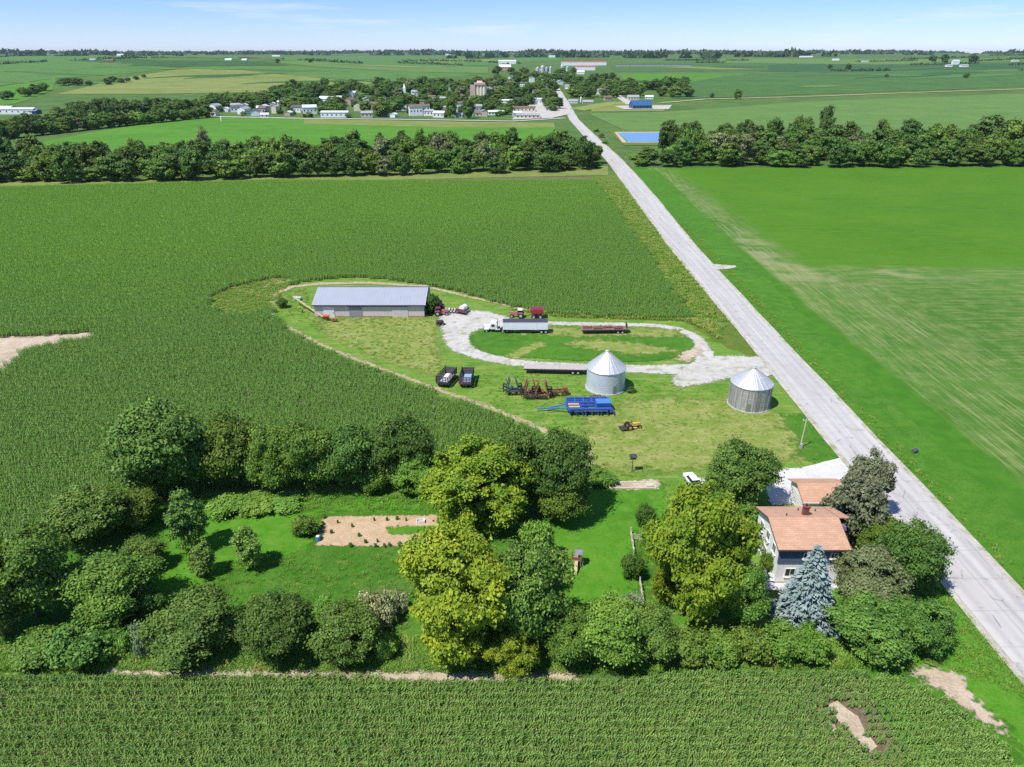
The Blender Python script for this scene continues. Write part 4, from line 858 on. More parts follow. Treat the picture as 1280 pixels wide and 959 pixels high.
def siding(name, c, pitch=.2, vertical=False, dirt=.15):
    t = NT(name); p = t.objc(); x, y, z = t.xyz(p)
    u = t.math('ADD', x, y) if vertical else z
    f = t.math('FRACT', t.math('DIVIDE', u, pitch)); n = t.noise(p, .7, 5, .65); n2 = t.noise(t.mapv(p, scale=(2, 2, .25)), 2.0, 4, .6)
    col = t.mix(t.math('MULTIPLY', t.math('SUBTRACT', 1.0, t.sm(f, .02, .12)), .35), c, tuple(q * .5 for q in c))
    col = t.mix(t.math('MULTIPLY', t.rng(n, .5, .75), dirt, True), col, tuple(q * .55 for q in c)); col = t.mix(t.math('MULTIPLY', t.rng(n2, .52, .75), dirt, True), col, (.30, .24, .18))
    t.bsdf(col, .6, t.bump(f, .35, .03), spec=.3); return t.m
def tin(name, c, pitch=.3, rough=.42, metal=.55, rust=.0, along='x'):
    t = NT(name); p = t.objc(); x, y, z = t.xyz(p); u = {'x': x, 'y': y, 'z': z}[along]
    w = t.math('SINE', t.math('MULTIPLY', u, 2 * math.pi / pitch)); n = t.noise(p, .35, 4, .6); n2 = t.noise(t.mapv(p, scale=(3, .6, .6)), 1.5, 5, .7)
    col = t.mix(t.rng(n, .35, .65), c, tuple(q * .82 for q in c)); col = t.mix(t.math('MULTIPLY', t.rng(n2, .55, .75), rust, True), col, (.22, .13, .07))
    t.bsdf(col, t.rng(n, .3, .7, rough - .06, rough + .1), t.bump(w, .3, .02), metal, .5); return t.m
M_roofO = shingle('orange_brown_shingle', (.49, .29, .19), (.57, .35, .24)); M_white = siding('white_siding', (.86, .86, .84), .2, False, .08); M_navy = siding('slate_blue_siding', (.085, .125, .20), .3, True)
M_tarpv = paint('purple_grey_vent', (.16, .13, .22), .5); M_trim = paint('white_trim', (.74, .73, .70), .5, wear=.12); M_darktrim = paint('brown_trim', (.12, .075, .05), .6); M_glass = paint('dark_glass', (.015, .02, .028), .06, wear=.02, spec=.8)
M_brick = paint('dark_red_brick', (.20, .065, .045), .85, wear=.4, bump=.03); M_conc = paint('concrete', (.42, .41, .39), .9, wear=.25); M_black = paint('black_rubber', (.018, .018, .018), .8, wear=.5)
M_steel = paint('bare_steel', (.36, .37, .38), .4, .7); M_dark = paint('dark_steel', (.05, .05, .055), .55, .3, wear=.4, rust=((.16, .08, .05), .5)); M_wood = paint('weathered_wood', (.30, .22, .15), .85, wear=.35); M_pale = paint('pale_wood', (.52, .47, .38), .85, wear=.3)

def window(par, c, w, h_, axis):
    """a framed window with a sill on a wall facing -y ('y') or -x ('x'); c is its middle on the wall face"""
    m = MB(); s = MB(); g = MB(); x, y, z = c
    for a, b, ww, hh in ((0, h_ / 2, w + .16, .1), (0, -h_ / 2, w + .16, .1), (-w / 2, 0, .1, h_ - .1), (w / 2, 0, .1, h_ - .1), (0, 0, .06, h_ - .1)):
        m.box((x + a, y - .03, z + b) if axis == 'y' else (x - .03, y + a, z + b), (ww, .1, hh) if axis == 'y' else (.1, ww, hh))
    g.box((x, y - .012, z) if axis == 'y' else (x - .012, y, z), (w - .1, .04, h_ - .1) if axis == 'y' else (.04, w - .1, h_ - .1))
    s.box((x, y - .1, z - h_ / 2 - .09) if axis == 'y' else (x - .1, y, z - h_ / 2 - .09), (w + .3, .22, .07) if axis == 'y' else (.22, w + .3, .07))
    o = g.build('window', M_glass, par); m.build('frame', M_trim, o); s.build('sill', M_trim, o)
hs = thing('house', 'white and slate blue two storey house with orange brown shingle roof', 'house', (0, 0, 0))
X0, X1, Y0, Y1, EZ, RZ, RY = 35.35, 43.9, 75.6, 84.3, 6.0, 7.75, 79.9
m = MB().add([(X0, Y0, 0), (X1, Y0, 0), (X1, Y1, 0), (X0, Y1, 0), (X0, Y0, EZ), (X1, Y0, EZ), (X1, Y1, EZ), (X0, Y1, EZ), (X0, RY, RZ - .25), (X1, RY, RZ - .25)],
      [(0, 1, 5, 4), (2, 3, 7, 6), (0, 4, 8, 7, 3), (1, 2, 6, 9, 5)]); m.build('wall', M_white, hs)
MB().box((44.6, 82.0, 2.9), (1.5, 3.8, 5.8)).build('rear_wing', M_white, hs)
MB().box(((X0 + X1) / 2, Y0 + .02, (3.4 + EZ) / 2), (X1 - X0 + .1, .22, EZ - 3.42)).build('upper_wall', M_navy, hs)
MB().box(((X0 + X1) / 2, (Y0 + Y1) / 2, .2), (X1 - X0 + .12, Y1 - Y0 + .12, .4)).build('foundation', M_conc, hs)
rf = MB().slab([(34.85, 75.0, 6.08), (44.4, 75.0, 6.08), (44.4, RY, RZ), (34.85, RY, RZ)], .16).slab([(34.85, RY, RZ - .002), (45.85, RY, RZ - .002), (45.85, 84.8, 6.08), (34.85, 84.8, 6.08)], .16); roof = rf.build('roof', M_roofO, hs)
ch = MB().box((40.3, 81.0, 8.0), (.7, .7, 1.5)).box((40.3, 81.0, 8.8), (.88, .88, .14)); cho = ch.build('chimney', M_brick, roof); MB().cyl((40.3, 81, 8.87), (40.3, 81, 9.15), .15, n=10).build('chimney_pot', M_dark, cho)
for vx, vy in ((37.6, 80.6), (42.4, 82.6), (40.2, 83.0)):
    zz = RZ - abs(RY - vy) * (RZ - 6.08) / 4.9; MB().cyl((vx, vy, zz - .1), (vx, vy, zz + .35), .09, n=8).build('vent_pipe', M_dark, roof)
MB().taper((44.9, 79.3, 6.3), (.9, .9), (.7, .7), .55).build('roof_vent', M_tarpv, roof)
fb = MB().bar((34.85, 74.97, 5.98), (44.4, 74.97, 5.98), .05, hgt=.2); [fb.bar((x, a, 5.99), (x, RY, RZ - .09), .05, hgt=.22) for x in (34.82, 44.43) for a in (75.0, 84.8)]; fb.build('fascia', M_darktrim, roof)
# side porch with its own lean-to roof
pr = MB().slab([(44.45, 74.6, 5.0), (46.7, 73.6, 3.4), (46.7, 79.6, 3.4), (44.45, 79.6, 5.0)], .14); pr.build('porch_roof', M_roofO, hs)
pb = MB().bar((44.4, 74.57, 4.88), (46.75, 73.57, 3.28), .08, hgt=.24); pb.build('porch_trim', M_pale, hs)
for px_, py_ in ((46.4, 74.2), (46.4, 76.6), (46.4, 79.2)): MB().box((px_, py_, 1.68), (.14, .14, 3.3)).build('porch_post', M_trim, hs)
MB().box((45.4, 77.0, .15), (2.6, 5.4, .3)).build('porch_floor', M_conc, hs)
dr = MB().box((X0 - .04, 82.9, 1.45), (.1, 1.0, 2.1)).build('door', M_darktrim, hs); MB().cyl((X0 - .12, 83.25, 1.4), (X0 - .05, 83.25, 1.4), .05, n=8).build('handle', M_steel, dr)
for wy, wz in ((77.4, 4.5), (79.9, 4.7), (82.4, 4.5), (77.4, 1.9), (80.2, 1.9)): window(hs, (X0 - .002, wy, wz), 1.1, 1.3, 'x')
for wx, wz in ((39.0, 4.75), (42.6, 4.75)): window(hs, (wx, Y0 - .095, wz), .9, .9, 'y')
for wx, wz in ((37.2, 1.9), (41.0, 1.9)): window(hs, (wx, Y0 - .002, wz), 1.3, 1.3, 'y')
ga = thing('garage', 'small white garage with orange brown shingle roof behind the house', 'garage', (0, 0, 0)); gx0, gx1, gy0, gy1, gry = 44.8, 51.6, 90.8, 96.6, 93.7
m = MB().add([(gx0, gy0, 0), (gx1, gy0, 0), (gx1, gy1, 0), (gx0, gy1, 0), (gx0, gy0, 2.9), (gx1, gy0, 2.9), (gx1, gy1, 2.9), (gx0, gy1, 2.9), (gx0, gry, 4.05), (gx1, gry, 4.05)], [(0, 1, 5, 4), (2, 3, 7, 6), (0, 4, 8, 7, 3), (1, 2, 6, 9, 5)]); m.build('wall', M_white, ga)
m = MB().slab([(gx0 - .5, gy0 - .5, 2.95), (gx1 + .5, gy0 - .5, 2.95), (gx1 + .5, gry, 4.28), (gx0 - .5, gry, 4.28)], .14).slab([(gx0 - .5, gry, 4.278), (gx1 + .5, gry, 4.278), (gx1 + .5, gy1 + .5, 2.95), (gx0 - .5, gy1 + .5, 2.95)], .14); gr = m.build('roof', M_roofO, ga)
MB().bar((gx0 - .5, gy0 - .53, 2.86), (gx1 + .5, gy0 - .53, 2.86), .06, hgt=.2).build('gutter', M_trim, gr)
gd = MB().box((gx0 - .03, 93.7, 1.2), (.1, 4.2, 2.3)); [gd.box((gx0 - .09, 93.7, .3 + .55 * i), (.03, 4.2, .04)) for i in range(5)]; g_ = gd.build('garage_door', M_trim, ga); MB().box((gx0 - .12, 93.7, .9), (.06, .3, .08)).build('handle', M_steel, g_)
window(ga, (47.5, gy0 - .002, 1.7), 1.0, .9, 'y')
# long machine shed
sh = thing('machine_shed', 'long low machine shed with pale blue grey metal roof and tan wall', 'shed', (0, 0, 0)); sx0, sx1, sy0, sy1, sry, se, sr = -53.4, -23.7, 182.0, 197.6, 189.8, 3.9, 6.2
M_shed = siding('tan_pink_siding', (.62, .52, .49), .9, True, .3); M_sroof = tin('pale_metal_roof', (.54, .56, .61), .9, .38, .45, .15); M_sgab = siding('grey_gable_shade_and_door', (.27, .26, .27), .45, True, .3)  # gable shade is put into its darker grey, which one front door shares
m = MB().add([(sx0, sy0, 0), (sx1, sy0, 0), (sx1, sy1, 0), (sx0, sy1, 0), (sx0, sy0, se - .2), (sx1, sy0, se - .2), (sx1, sy1, se - .2), (sx0, sy1, se - .2), (sx0, sry, sr - .25), (sx1, sry, sr - .25)], [(0, 1, 5, 4), (2, 3, 7, 6)], 0)
m.add([(sx0, sy0, 0), (sx0, sy1, 0), (sx0, sy1, se - .2), (sx0, sry, sr - .25), (sx0, sy0, se - .2)], [(0, 1, 2, 3, 4)], 1).add([(sx1, sy0, 0), (sx1, sy1, 0), (sx1, sy1, se - .2), (sx1, sry, sr - .25), (sx1, sy0, se - .2)], [(0, 1, 2, 3, 4)], 1); m.build('wall', [M_shed, M_sgab], sh)
m = MB().slab([(sx0 - .4, sy0 - .5, se - .25), (sx1 + .4, sy0 - .5, se - .25), (sx1 + .4, sry, sr), (sx0 - .4, sry, sr)], .1).slab([(sx0 - .4, sry, sr - .002), (sx1 + .4, sry, sr - .002), (sx1 + .4, sy1 + .5, se - .25), (sx0 - .4, sy1 + .5, se - .25)], .1); sro = m.build('roof', M_sroof, sh)
MB().bar((sx0 - .4, sry, sr + .03), (sx1 + .4, sry, sr + .03), .5, hgt=.1).build('ridge_cap', M_steel, sro); MB().bar((sx0 - .4, sy0 - .54, se - .38), (sx1 + .4, sy0 - .54, se - .38), .06, hgt=.3).build('eave_trim', M_dark, sro)
MB().bar((sx1 + .43, sy0 - .5, se - .34), (sx1 + .43, sry, sr - .1), .05, hgt=.3).bar((sx1 + .43, sy1 + .5, se - .34), (sx1 + .43, sry, sr - .1), .05, hgt=.3).build('gable_trim', M_trim, sro)
MB().box(((sx0 + sx1) / 2, sy0 - .02, .2), (sx1 - sx0, .12, .4)).build('base_board', M_wood, sh)
d = MB().box((-49.4, sy0 - .06, 1.55), (2.9, .12, 3.0)).box((-49.4, sy0 - .13, 1.55), (.08, .03, 2.9)); do = d.build('white_door', M_trim, sh); MB().box((-48.3, sy0 - .16, 1.4), (.08, .1, .3)).build('handle', M_dark, do)
d = MB().box((-42.2, sy0 - .055, 1.5), (3.4, .1, 2.9)); do = d.build('sliding_door', M_sgab, sh); d = MB().box((-30.2, sy0 - .055, 1.5), (4.2, .1, 2.9)); do = d.build('sliding_door', M_shed, sh)
MB().box((-36.3, sy0 - .09, 3.15), (16.5, .1, .12)).build('door_track', M_dark, sh)
MB().box((sx1 + .05, 189.8, 2.0), (.1, 6.0, 4.0)).build('gable_door', M_dark, sh)
# grain bins
def grain_bin(name, label, x, y, r, ez, pz, wm, rm, ribs, kind):
    b = thing(name, label, 'grain bin', (x, y, 0)); m = MB(); rings = 9; prof = []
    for i in range(rings):
        z0 = .25 + (ez - .25) * i / rings; z1 = .25 + (ez - .25) * (i + 1) / rings; prof += [(r, z0 + .02), (r, z1 - .03), (r + .012, z1 - .025), (r + .012, z1)]
    m.lathe([(r + .0, .2)] + prof, 48); wl = m.build('wall', wm, b)
    if ribs:
        for i in range(ribs):
            a = 2 * math.pi * i / ribs; p = Vector((math.cos(a), math.sin(a), 0)) * (r + .06); s = MB().box((p.x, p.y, ez / 2 + .1), (.09, .12, ez - .2), rz=a)
            s.build('stiffener', wm, b)
    MB().lathe([(0, .24), (r + .25, .24), (r + .25, 0)], 32).build('pad', M_conc, b)
    m = MB(); k = 24
    for i in range(k):
        a0, a1 = 2 * math.pi * i / k, 2 * math.pi * (i + 1) / k; R1 = r + .16
        v = [(R1 * math.cos(a0), R1 * math.sin(a0), ez - .03), (R1 * math.cos(a1), R1 * math.sin(a1), ez - .03), (.35 * math.cos(a1), .35 * math.sin(a1), pz), (.35 * math.cos(a0), .35 * math.sin(a0), pz)]; m.add(v, [(0, 1, 2, 3)])
        m.bar(Vector(v[0]) + Vector((0, 0, .04)), Vector(v[3]) + Vector((0, 0, .04)), .07, hgt=.1)
    m.lathe([(r + .16, ez - .03), (r + .14, ez - .16), (r + .02, ez - .1)], 24); ro = m.build('roof', rm, b)
    MB().cyl((0, 0, pz - .05), (0, 0, pz + .22), .38, n=16).cyl((0, 0, pz + .22), (0, 0, pz + .38), .46, .1, 16).build('roof_cap', rm, ro)
    a = -1.9 if kind else -1.2; dx, dy = math.cos(a), math.sin(a)
    MB().box((dx * (r + .02), dy * (r + .02), 1.2), (.1, .75, 1.7), rz=a).build('door', M_steel, b)
    a2 = a + .35; ld = MB(); q = Vector((math.cos(a2), math.sin(a2), 0)); t_ = Vector((-q.y, q.x, 0)); p = q * (r + .2)
    for s in (-.2, .2): ld.bar(p + t_ * s + Vector((0, 0, .5)), p + t_ * s + Vector((0, 0, ez + .1)), .04)
    for i in range(int(ez / .4)): ld.bar(p - t_ * .2 + Vector((0, 0, .6 + i * .4)), p + t_ * .2 + Vector((0, 0, .6 + i * .4)), .03)
    ld.build('ladder', M_steel, b); return b
M_bin = tin('galvanised_wall', (.60, .64, .71), .34, .42, .2, .02, 'z'); M_binr = tin('galvanised_roof', (.66, .67, .68), .5, .4, .5, .02); 
def oldbin():
    t = NT('weathered_bin'); p = t.objc(); x, y, z = t.xyz(p); ang = t.math('ARCTAN2', y, x); cx = t.new('CombineXYZ'); t.put(cx.inputs[0], t.math('MULTIPLY', ang, 7.0)); t.put(cx.inputs[1], t.math('MULTIPLY', z, .12))
    s = t.noise(cx.outputs[0], 1.6, 5, .7); n = t.noise(p, 1.2, 4, .6); w = t.math('SINE', t.math('MULTIPLY', z, 52.0))
    c = t.mix(t.rng(s, .38, .66), (.50, .485, .475), (.27, .25, .235)); c = t.mix(t.math('MULTIPLY', t.rng(n, .5, .7), .4, True), c, (.44, .43, .42)); c = t.mix(t.math('MULTIPLY', t.rng(s, .58, .72), .5, True), c, (.16, .10, .065))
    t.bsdf(c, .55, t.bump(w, .4, .02), .35, .5); return t.m
g1_ = G(756.5, 484.5); g2_ = G(935.5, 505.5)
grain_bin('grain_bin', 'shiny galvanised grain bin with smooth bluish wall beside the blue implement', g1_.x, g1_.y, 4.05, zat(g1_.y, 458.5), zat(g1_.y, 439.5), M_bin, M_binr, 0, 0)
grain_bin('grain_bin', 'weathered grey brown grain bin with ribbed wall next to the road', g2_.x, g2_.y, 4.05, zat(g2_.y, 477), zat(g2_.y, 460.5), oldbin(), M_binr, 22, 1)
# ------------------------------------------------------------------ machines and yard things
C_ = lambda n, c, **k: paint(n, c, **k)
M_red = C_('tractor_red', (.42, .03, .04), rough=.4, wear=.3); M_pink = C_('faded_red', (.50, .12, .15), rough=.5, wear=.3); M_mar = C_('maroon', (.16, .035, .05), rough=.5, wear=.3)
M_rust = C_('rust_red', (.17, .06, .045), rough=.8, wear=.45, rust=((.14, .06, .04), .7)); M_rust2 = C_('rusty_orange', (.27, .095, .05), rough=.8, wear=.4, rust=((.2, .08, .04), .6)); M_teal = C_('dark_teal_steel', (.075, .10, .12), rough=.6, wear=.4)
M_blue = C_('implement_blue', (.030, .085, .36), rough=.4, wear=.25); M_blue2 = C_('light_implement_blue', (.06, .20, .48), rough=.4, wear=.25); M_yel = C_('machine_yellow', (.60, .40, .06), rough=.5, wear=.3); M_tan = C_('tan_paint', (.48, .36, .20), rough=.6, wear=.3)
M_wh = C_('white_paint', (.76, .76, .75), rough=.35, wear=.12); M_lav = C_('pale_grey_paint', (.84, .82, .88), rough=.45, wear=.15); M_tarp = C_('dark_tarp', (.05, .045, .075), rough=.95, wear=.2); M_org = C_('hopper_orange_red', (.60, .10, .03), rough=.5, wear=.25)
M_grey = C_('grey_panel', (.40, .41, .43), rough=.5, wear=.2); M_skyb = C_('sky_blue_floor', (.22, .40, .58), rough=.5, wear=.25); M_pg = C_('pinkish_grey_deck', (.46, .40, .39), rough=.75, wear=.3, rust=((.2, .11, .08), .4))
M_rw = C_('rusty_deck', (.24, .15, .11), rough=.8, wear=.4, rust=((.12, .07, .05), .7)); M_hub = C_('hub_grey', (.45, .45, .44), rough=.5)
def wheels(par, spots, r, w, axis='x', hub=None, name='wheel'):
    for x, y in spots: MB().wheel((x, y, r), r, w, axis, 0, 1).build(name, [M_black, hub or M_hub], par)
def at(px, py, dz=.0): g = G(px, py); return (g.x, g.y, dz + .06)
def tractor(label, loc, rz, paintm, roofm, s=1.0, group=None):
    """built facing +x"""
    t = thing('tractor', label, 'tractor', loc, rz, group)
    m = MB(); m.taper((1.55, 0, 1.0), (2.3, .85), (2.1, .7), .85).box((.2, 0, 1.0), (1.0, .8, .7)).box((2.72, 0, 1.35), (.06, .72, .7)); m.build('body', paintm, t, bevel=.04)
    cb = MB().taper((-.55, 0, 1.25), (1.5, 1.5), (1.3, 1.3), 1.35).build('cab', M_glass, t); f = MB()
    for sx_ in (-1, 1):
        for sy_ in (-1, 1): f.bar((-.55 + sx_ * .74, sy_ * .74, 1.25), (-.55 + sx_ * .65, sy_ * .65, 2.62), .1)
    f.build('frame', M_dark, cb); MB().taper((-.55, 0, 2.62), (1.6, 1.6), (1.3, 1.3), .18).build('roof', roofm, t)
    for sy_ in (-1, 1):
        MB().taper((-.75, sy_ * 1.02, 1.65), (1.5, .5), (1.1, .45), .2).build('fender', paintm, t)
        MB().wheel((-.8, sy_ * 1.05, .9), .9, .5, 'y').build('rear_wheel', [M_black, M_hub], t); MB().wheel((2.1, sy_ * .85, .6), .6, .34, 'y').build('front_wheel', [M_black, M_hub], t)
    MB().cyl((1.4, .25, 1.8), (1.4, .25, 2.75), .05, n=8).build('exhaust', M_dark, t); t.scale = (s, s, s); return t
# hopper semi
tk = thing('truck_cab', 'white long nosed semi truck cab parked on the gravel loop', 'truck', at(620, 414.5), math.pi)
m = MB().taper((2.5, 0, 1.05), (1.9, 1.5), (1.7, 1.2), 1.0).box((.6, 0, 1.75), (1.9, 2.3, 1.5)).taper((.55, 0, 2.5), (1.85, 2.25), (1.5, 1.9), .75); m.build('cab', M_wh, tk, bevel=.06)
MB().box((-.2, 0, .85), (7.0, .9, .3)).build('chassis', M_dark, tk); MB().taper((1.42, 0, 2.52), (.14, 1.9), (.14, 1.6), .55, off=(-.14, 0)).build('windshield', M_glass, tk)
for s in (-1, 1):
    MB().box((.85, s * 1.17, 2.2), (.9, .05, .65)).build('side_window', M_glass, tk); MB().taper((2.7, s * .98, .95), (1.4, .5), (1.0, .4), .3).build('fender', M_wh, tk); MB().cyl((-.5, s * .95, 1), (-.5, s * .95, 3.5), .09, n=8).build('exhaust', M_steel, tk)
    MB().cyl((.2, s * 1.0, .9), (-1.2, s * 1.0, .9), .32, n=12).build('fuel_tank', M_steel, tk); MB().box((3.48, s * .6, 1.35), (.06, .3, .25)).build('headlight', M_glass, tk)
MB().box((3.46, 0, 1.45), (.05, .75, .8)).build('grille', M_steel, tk); MB().box((3.6, 0, .75), (.2, 2.3, .35)).build('bumper', M_steel, tk)
for x in (2.75, -2.0, -3.2):
    for s in (-1, 1): MB().wheel((x, s * 1.0, .52), .52, .34 if x > 0 else .55, 'y').build('wheel', [M_black, M_hub], tk)
tk.scale = (.88, .88, .88)
tr = thing('hopper_trailer', 'white sided hopper trailer with rolled dark tarp roof behind the white truck', 'trailer', at(656.5, 416), math.pi)
m = MB()
for s in (-1, 1): m.box((0, s * 1.27, 2.2), (11.4, .08, 1.9)); [m.box((-5.4 + i * 2.7, s * 1.32, 2.2), (.05, .03, 1.9)) for i in range(5)]
for s in (-1, 1): m.box((s * 5.66, 0, 2.2), (.08, 2.46, 1.9))
m.build('body', M_lav, tr)
for x in (-2.9, 2.9): MB().taper((x, 0, .7), (1.0, .9), (5.4, 2.4), .62).build('hopper', M_lav, tr)
MB().prism([(-1.3, 3.16), (1.3, 3.16), (.9, 3.42), (0, 3.55), (-.9, 3.42)], -5.7, 5.7).build('tarp', M_tarp, tr); MB().box((0, 0, .95), (11.3, .9, .14)).build('frame', M_dark, tr)
for x in (-4.1, -5.2):
    for s in (-1, 1): MB().wheel((x, s * 1.0, .52), .52, .5, 'y').build('wheel', [M_black, M_hub], tr)
for s in (-1, 1): MB().bar((3.7, s * .8, .9), (3.7, s * .8, .05), .14).build('landing_leg', M_dark, tr)
# rusty flatbed on the loop, and the long pale flatbed by the bin
def flatbed(name, label, loc, rz, L, deck, posts, stack):
    t = thing(name, label, 'trailer', loc, rz); m = MB().box((0, 0, 1.25), (L, 2.5, .16)); [m.box((-L / 2 + .4 + i * .8, 0, 1.34), (.5, 2.44, .03)) for i in range(int(L / .8))]; m.build('deck', deck, t)
    MB().box((0, -.45, 1.0), (L - .6, .16, .36)).box((0, .45, 1.0), (L - .6, .16, .36)).build('frame', M_dark, t); MB().box((0, -1.27, 1.18), (L, .06, .3)).box((0, 1.27, 1.18), (L, .06, .3)).build('side_rail', M_dark, t)
    for x in (L * .3, L * .3 + 1.15):
        for s in (-1, 1): MB().wheel((x, s * .95, .48), .48, .5, 'y').build('wheel', [M_black, M_hub], t)
    for s in (-1, 1): MB().bar((-L * .32, s * .8, 1), (-L * .32, s * .8, 0), .14).build('landing_leg', M_dark, t)
    if posts: MB().box((L / 2 - .05, 0, 2.0), (.1, 2.4, 1.4)).build('headboard', M_dark, t)
    for i in range(stack): MB().box((-L / 2 + 1.6 + i * 2.6, (-1) ** i * .3, 1.5), (2.3, 1.2, .3), rz=.06 * i).build('load', M_rust, t)
    return t
flatbed('flatbed_trailer', 'rusty brown flatbed trailer with headboard on the gravel loop', at(754.5, 416.5), R(2), 11.6, M_rw, True, 4)
flatbed('flatbed_trailer', 'long pinkish grey flatbed trailer against the grain bin', at(693, 466), R(-3), 13.6, M_pg, False, 0)
# red tractors, grain cart, planter
tractor('pinkish red tractor with white cab roof next to the red grain cart', at(648, 397), R(176), M_pink, M_wh, .85)
ct = thing('grain_cart', 'small bright red grain cart behind the pinkish tractor', 'cart', at(671, 397.5), R(180))
MB().taper((0, 0, 1.5), (3.0, 2.3), (3.6, 2.7), 1.2).build('box', M_red, ct); MB().taper((0, 0, .8), (1.0, .9), (3.0, 2.3), .7).build('hopper', M_red, ct); MB().box((0, 0, 2.72), (3.3, 2.4, .05)).build('tarp', M_mar, ct); MB().bar((1.6, 0, .8), (3.6, 0, .6), .16).build('tongue', M_dark, ct); wheels(ct, [(-.9, -1.2), (-.9, 1.2), (.9, -1.2), (.9, 1.2)], .6, .45, 'y')
tractor('dark maroon tractor with black cab beside the shed gable', at(549, 389), R(100), M_mar, M_dark, 1.15)
tractor('faded red tractor without bright roof at the field side of the planter', at(550, 394.5), R(8), M_pink, M_mar, .85)
pl = thing('planter', 'black and white row planter between the red machines by the shed', 'planter', at(568, 391.5), R(-5))
MB().box((0, 0, .9), (5.0, .22, .25)).bar((0, .2, .85), (0, 2.2, .6), .18).build('frame', M_dark, pl)
for i in range(6):
    u = MB().box((-2.2 + i * .88, -.55, .75), (.3, .9, .35)).build('row_unit', M_dark, pl); MB().taper((-2.2 + i * .88, -.5, .93), (.5, .5), (.56, .56), .55).build('seed_box', M_wh if i % 2 else M_grey, u)
wheels(pl, [(-1.6, .2), (1.6, .2)], .42, .25, 'x')
ps_ = 0; sp = thing('sprayer', 'maroon machine with pale lavender tank at the gravel edge beside the planter', 'sprayer', at(579.5, 392), R(60))
MB().cyl((-1.0, 0, 1.7), (1.0, 0, 1.7), .75, n=16).build('tank', M_lav, sp); MB().box((0, 0, .9), (3.0, 1.3, .3)).box((1.7, 0, .95), (1.2, .7, .5)).build('frame', M_mar, sp); wheels(sp, [(-.6, -.95), (-.6, .95)], .65, .35, 'y'); MB().box((-1.5, 0, 1.2), (.15, 3.2, .9)).build('boom', M_mar, sp)
sm = thing('utility_cart', 'small dark cart on the grass left of the gravel loop', 'cart', at(550, 407), R(20)); MB().taper((0, 0, .55), (1.6, 1.1), (1.9, 1.4), .7).build('box', M_mar, sm); MB().box((0, 0, 1.28), (1.7, 1.2, .06)).build('lid', M_dark, sm); wheels(sm, [(-.55, -.7), (-.55, .7), (.55, -.7), (.55, .7)], .36, .2, 'y'); MB().bar((.9, 0, .5), (1.9, 0, .35), .08).build('tongue', M_dark, sm)
# slatted wagons seen from their tailgates
def wagon(label, loc, rz, floor, gate):
    t = thing('stake_wagon', label, 'wagon', loc, rz, 'black slatted wagons in the yard'); L, Wd = 6.2, 2.5
    MB().box((0, 0, 1.05), (Wd, L, .12)).build('floor', floor, t)
    for s in (-1, 1):
        m = MB(); [m.box((s * (Wd / 2 + .04), 0, 1.3 + .36 * k), (.07, L, .2)) for k in range(4)]; [m.box((s * (Wd / 2 + .1), -L / 2 + .3 + k * 1.4, 1.8), (.08, .12, 1.6)) for k in range(5)]; m.build('side_panel', M_dark, t)
    m = MB(); [m.box((0, -L / 2 - .05, 1.15 + .36 * k), (Wd, .07, .2)) for k in range(5)]; [m.box((-Wd / 2 + .2 + k * .7, -L / 2 - .11, 1.8), (.11, .06, 1.9)) for k in range(4)]; m.build('tailgate', gate, t)
    MB().taper((0, L / 2 - .6, 1.12), (Wd - .1, .8), (Wd - .1, .2), 1.3, off=(0, .2)).build('front_panel', M_dark, t); MB().box((0, 0, .8), (1.0, L, .3)).bar((0, L / 2, .7), (0, L / 2 + 1.8, .5), .14).build('chassis', M_dark, t)
    wheels(t, [(-1.05, -1.9), (1.05, -1.9), (-1.05, 1.9), (1.05, 1.9)], .5, .34, 'x'); return t
wagon('black slatted wagon with pale grey floor, tilted away beside the corn', at(558.5, 478), R(-16), M_lav, M_dark)
wagon('black slatted wagon with sky blue floor and reddish tailgate', at(583.5, 478.5), R(-3), M_skyb, M_rust)
# folded tillage tools
def tillage(label, loc, rz, mat, tip, n=5, name='field_cultivator', s=1.0, group='folded tillage tools by the flatbed'):
    t = thing(name, label, 'farm implement', loc, rz, group); MB().box((0, .0, .75), (2.0, .26, .24)).box((0, 1.2, .75), (2.0, .26, .24)).box((-.5, .6, .75), (.16, 1.4, .14)).box((.5, .6, .75), (.16, 1.4, .14)).bar((-.4, 1.2, .75), (0, 3.2, .5), .2).bar((.4, 1.2, .75), (0, 3.2, .5), .2).build('frame', mat, t)
    for sd_ in (-1, 1):
        m = MB(); a, b_, c_, d_ = (sd_ * 1.15, -.1, .8), (sd_ * .55, -.1, 3.2), (sd_ * 1.15, 1.5, .8), (sd_ * .55, 1.5, 3.2)
        for p, q in ((a, b_), (c_, d_), (a, c_), (b_, d_)): m.bar(p, q, .24)
        for k in (1, 2): m.bar(Vector(a).lerp(Vector(b_), k / 3), Vector(c_).lerp(Vector(d_), k / 3), .2)
        w = m.build('wing', mat, t)
        for k in range(n):
            p = Vector((sd_ * 1.15, -.1 + 1.6 * k / (n - 1), 1.1 + .35 * (k % 3))); q = MB().bar(p, p + Vector((sd_ * .55, 0, .12)), .16).bar(p + Vector((sd_ * .55, 0, .12)), p + Vector((sd_ * .62, .05, -.45)), .18); q.build('shank', tip, w)
    for k in range(n): x = -.9 + 1.8 * k / (n - 1); MB().bar((x, -.05, .75), (x, -.5, .6), .17).bar((x, -.5, .6), (x, -.3, .08), .18).build('shank', tip, t)
    wheels(t, [(-.7, .6), (.7, .6)], .36, .22, 'x'); t.scale = (s, s, s); return t
tillage('dark bluish folded cultivator standing alone left of the rusty ones', at(641, 494), R(4), M_teal, M_dark, 4, s=1.1)
tillage('dark rusty folded cultivator, first of the rust red pair', at(663.5, 499), R(5), M_rust, M_dark, 7, s=1.15)
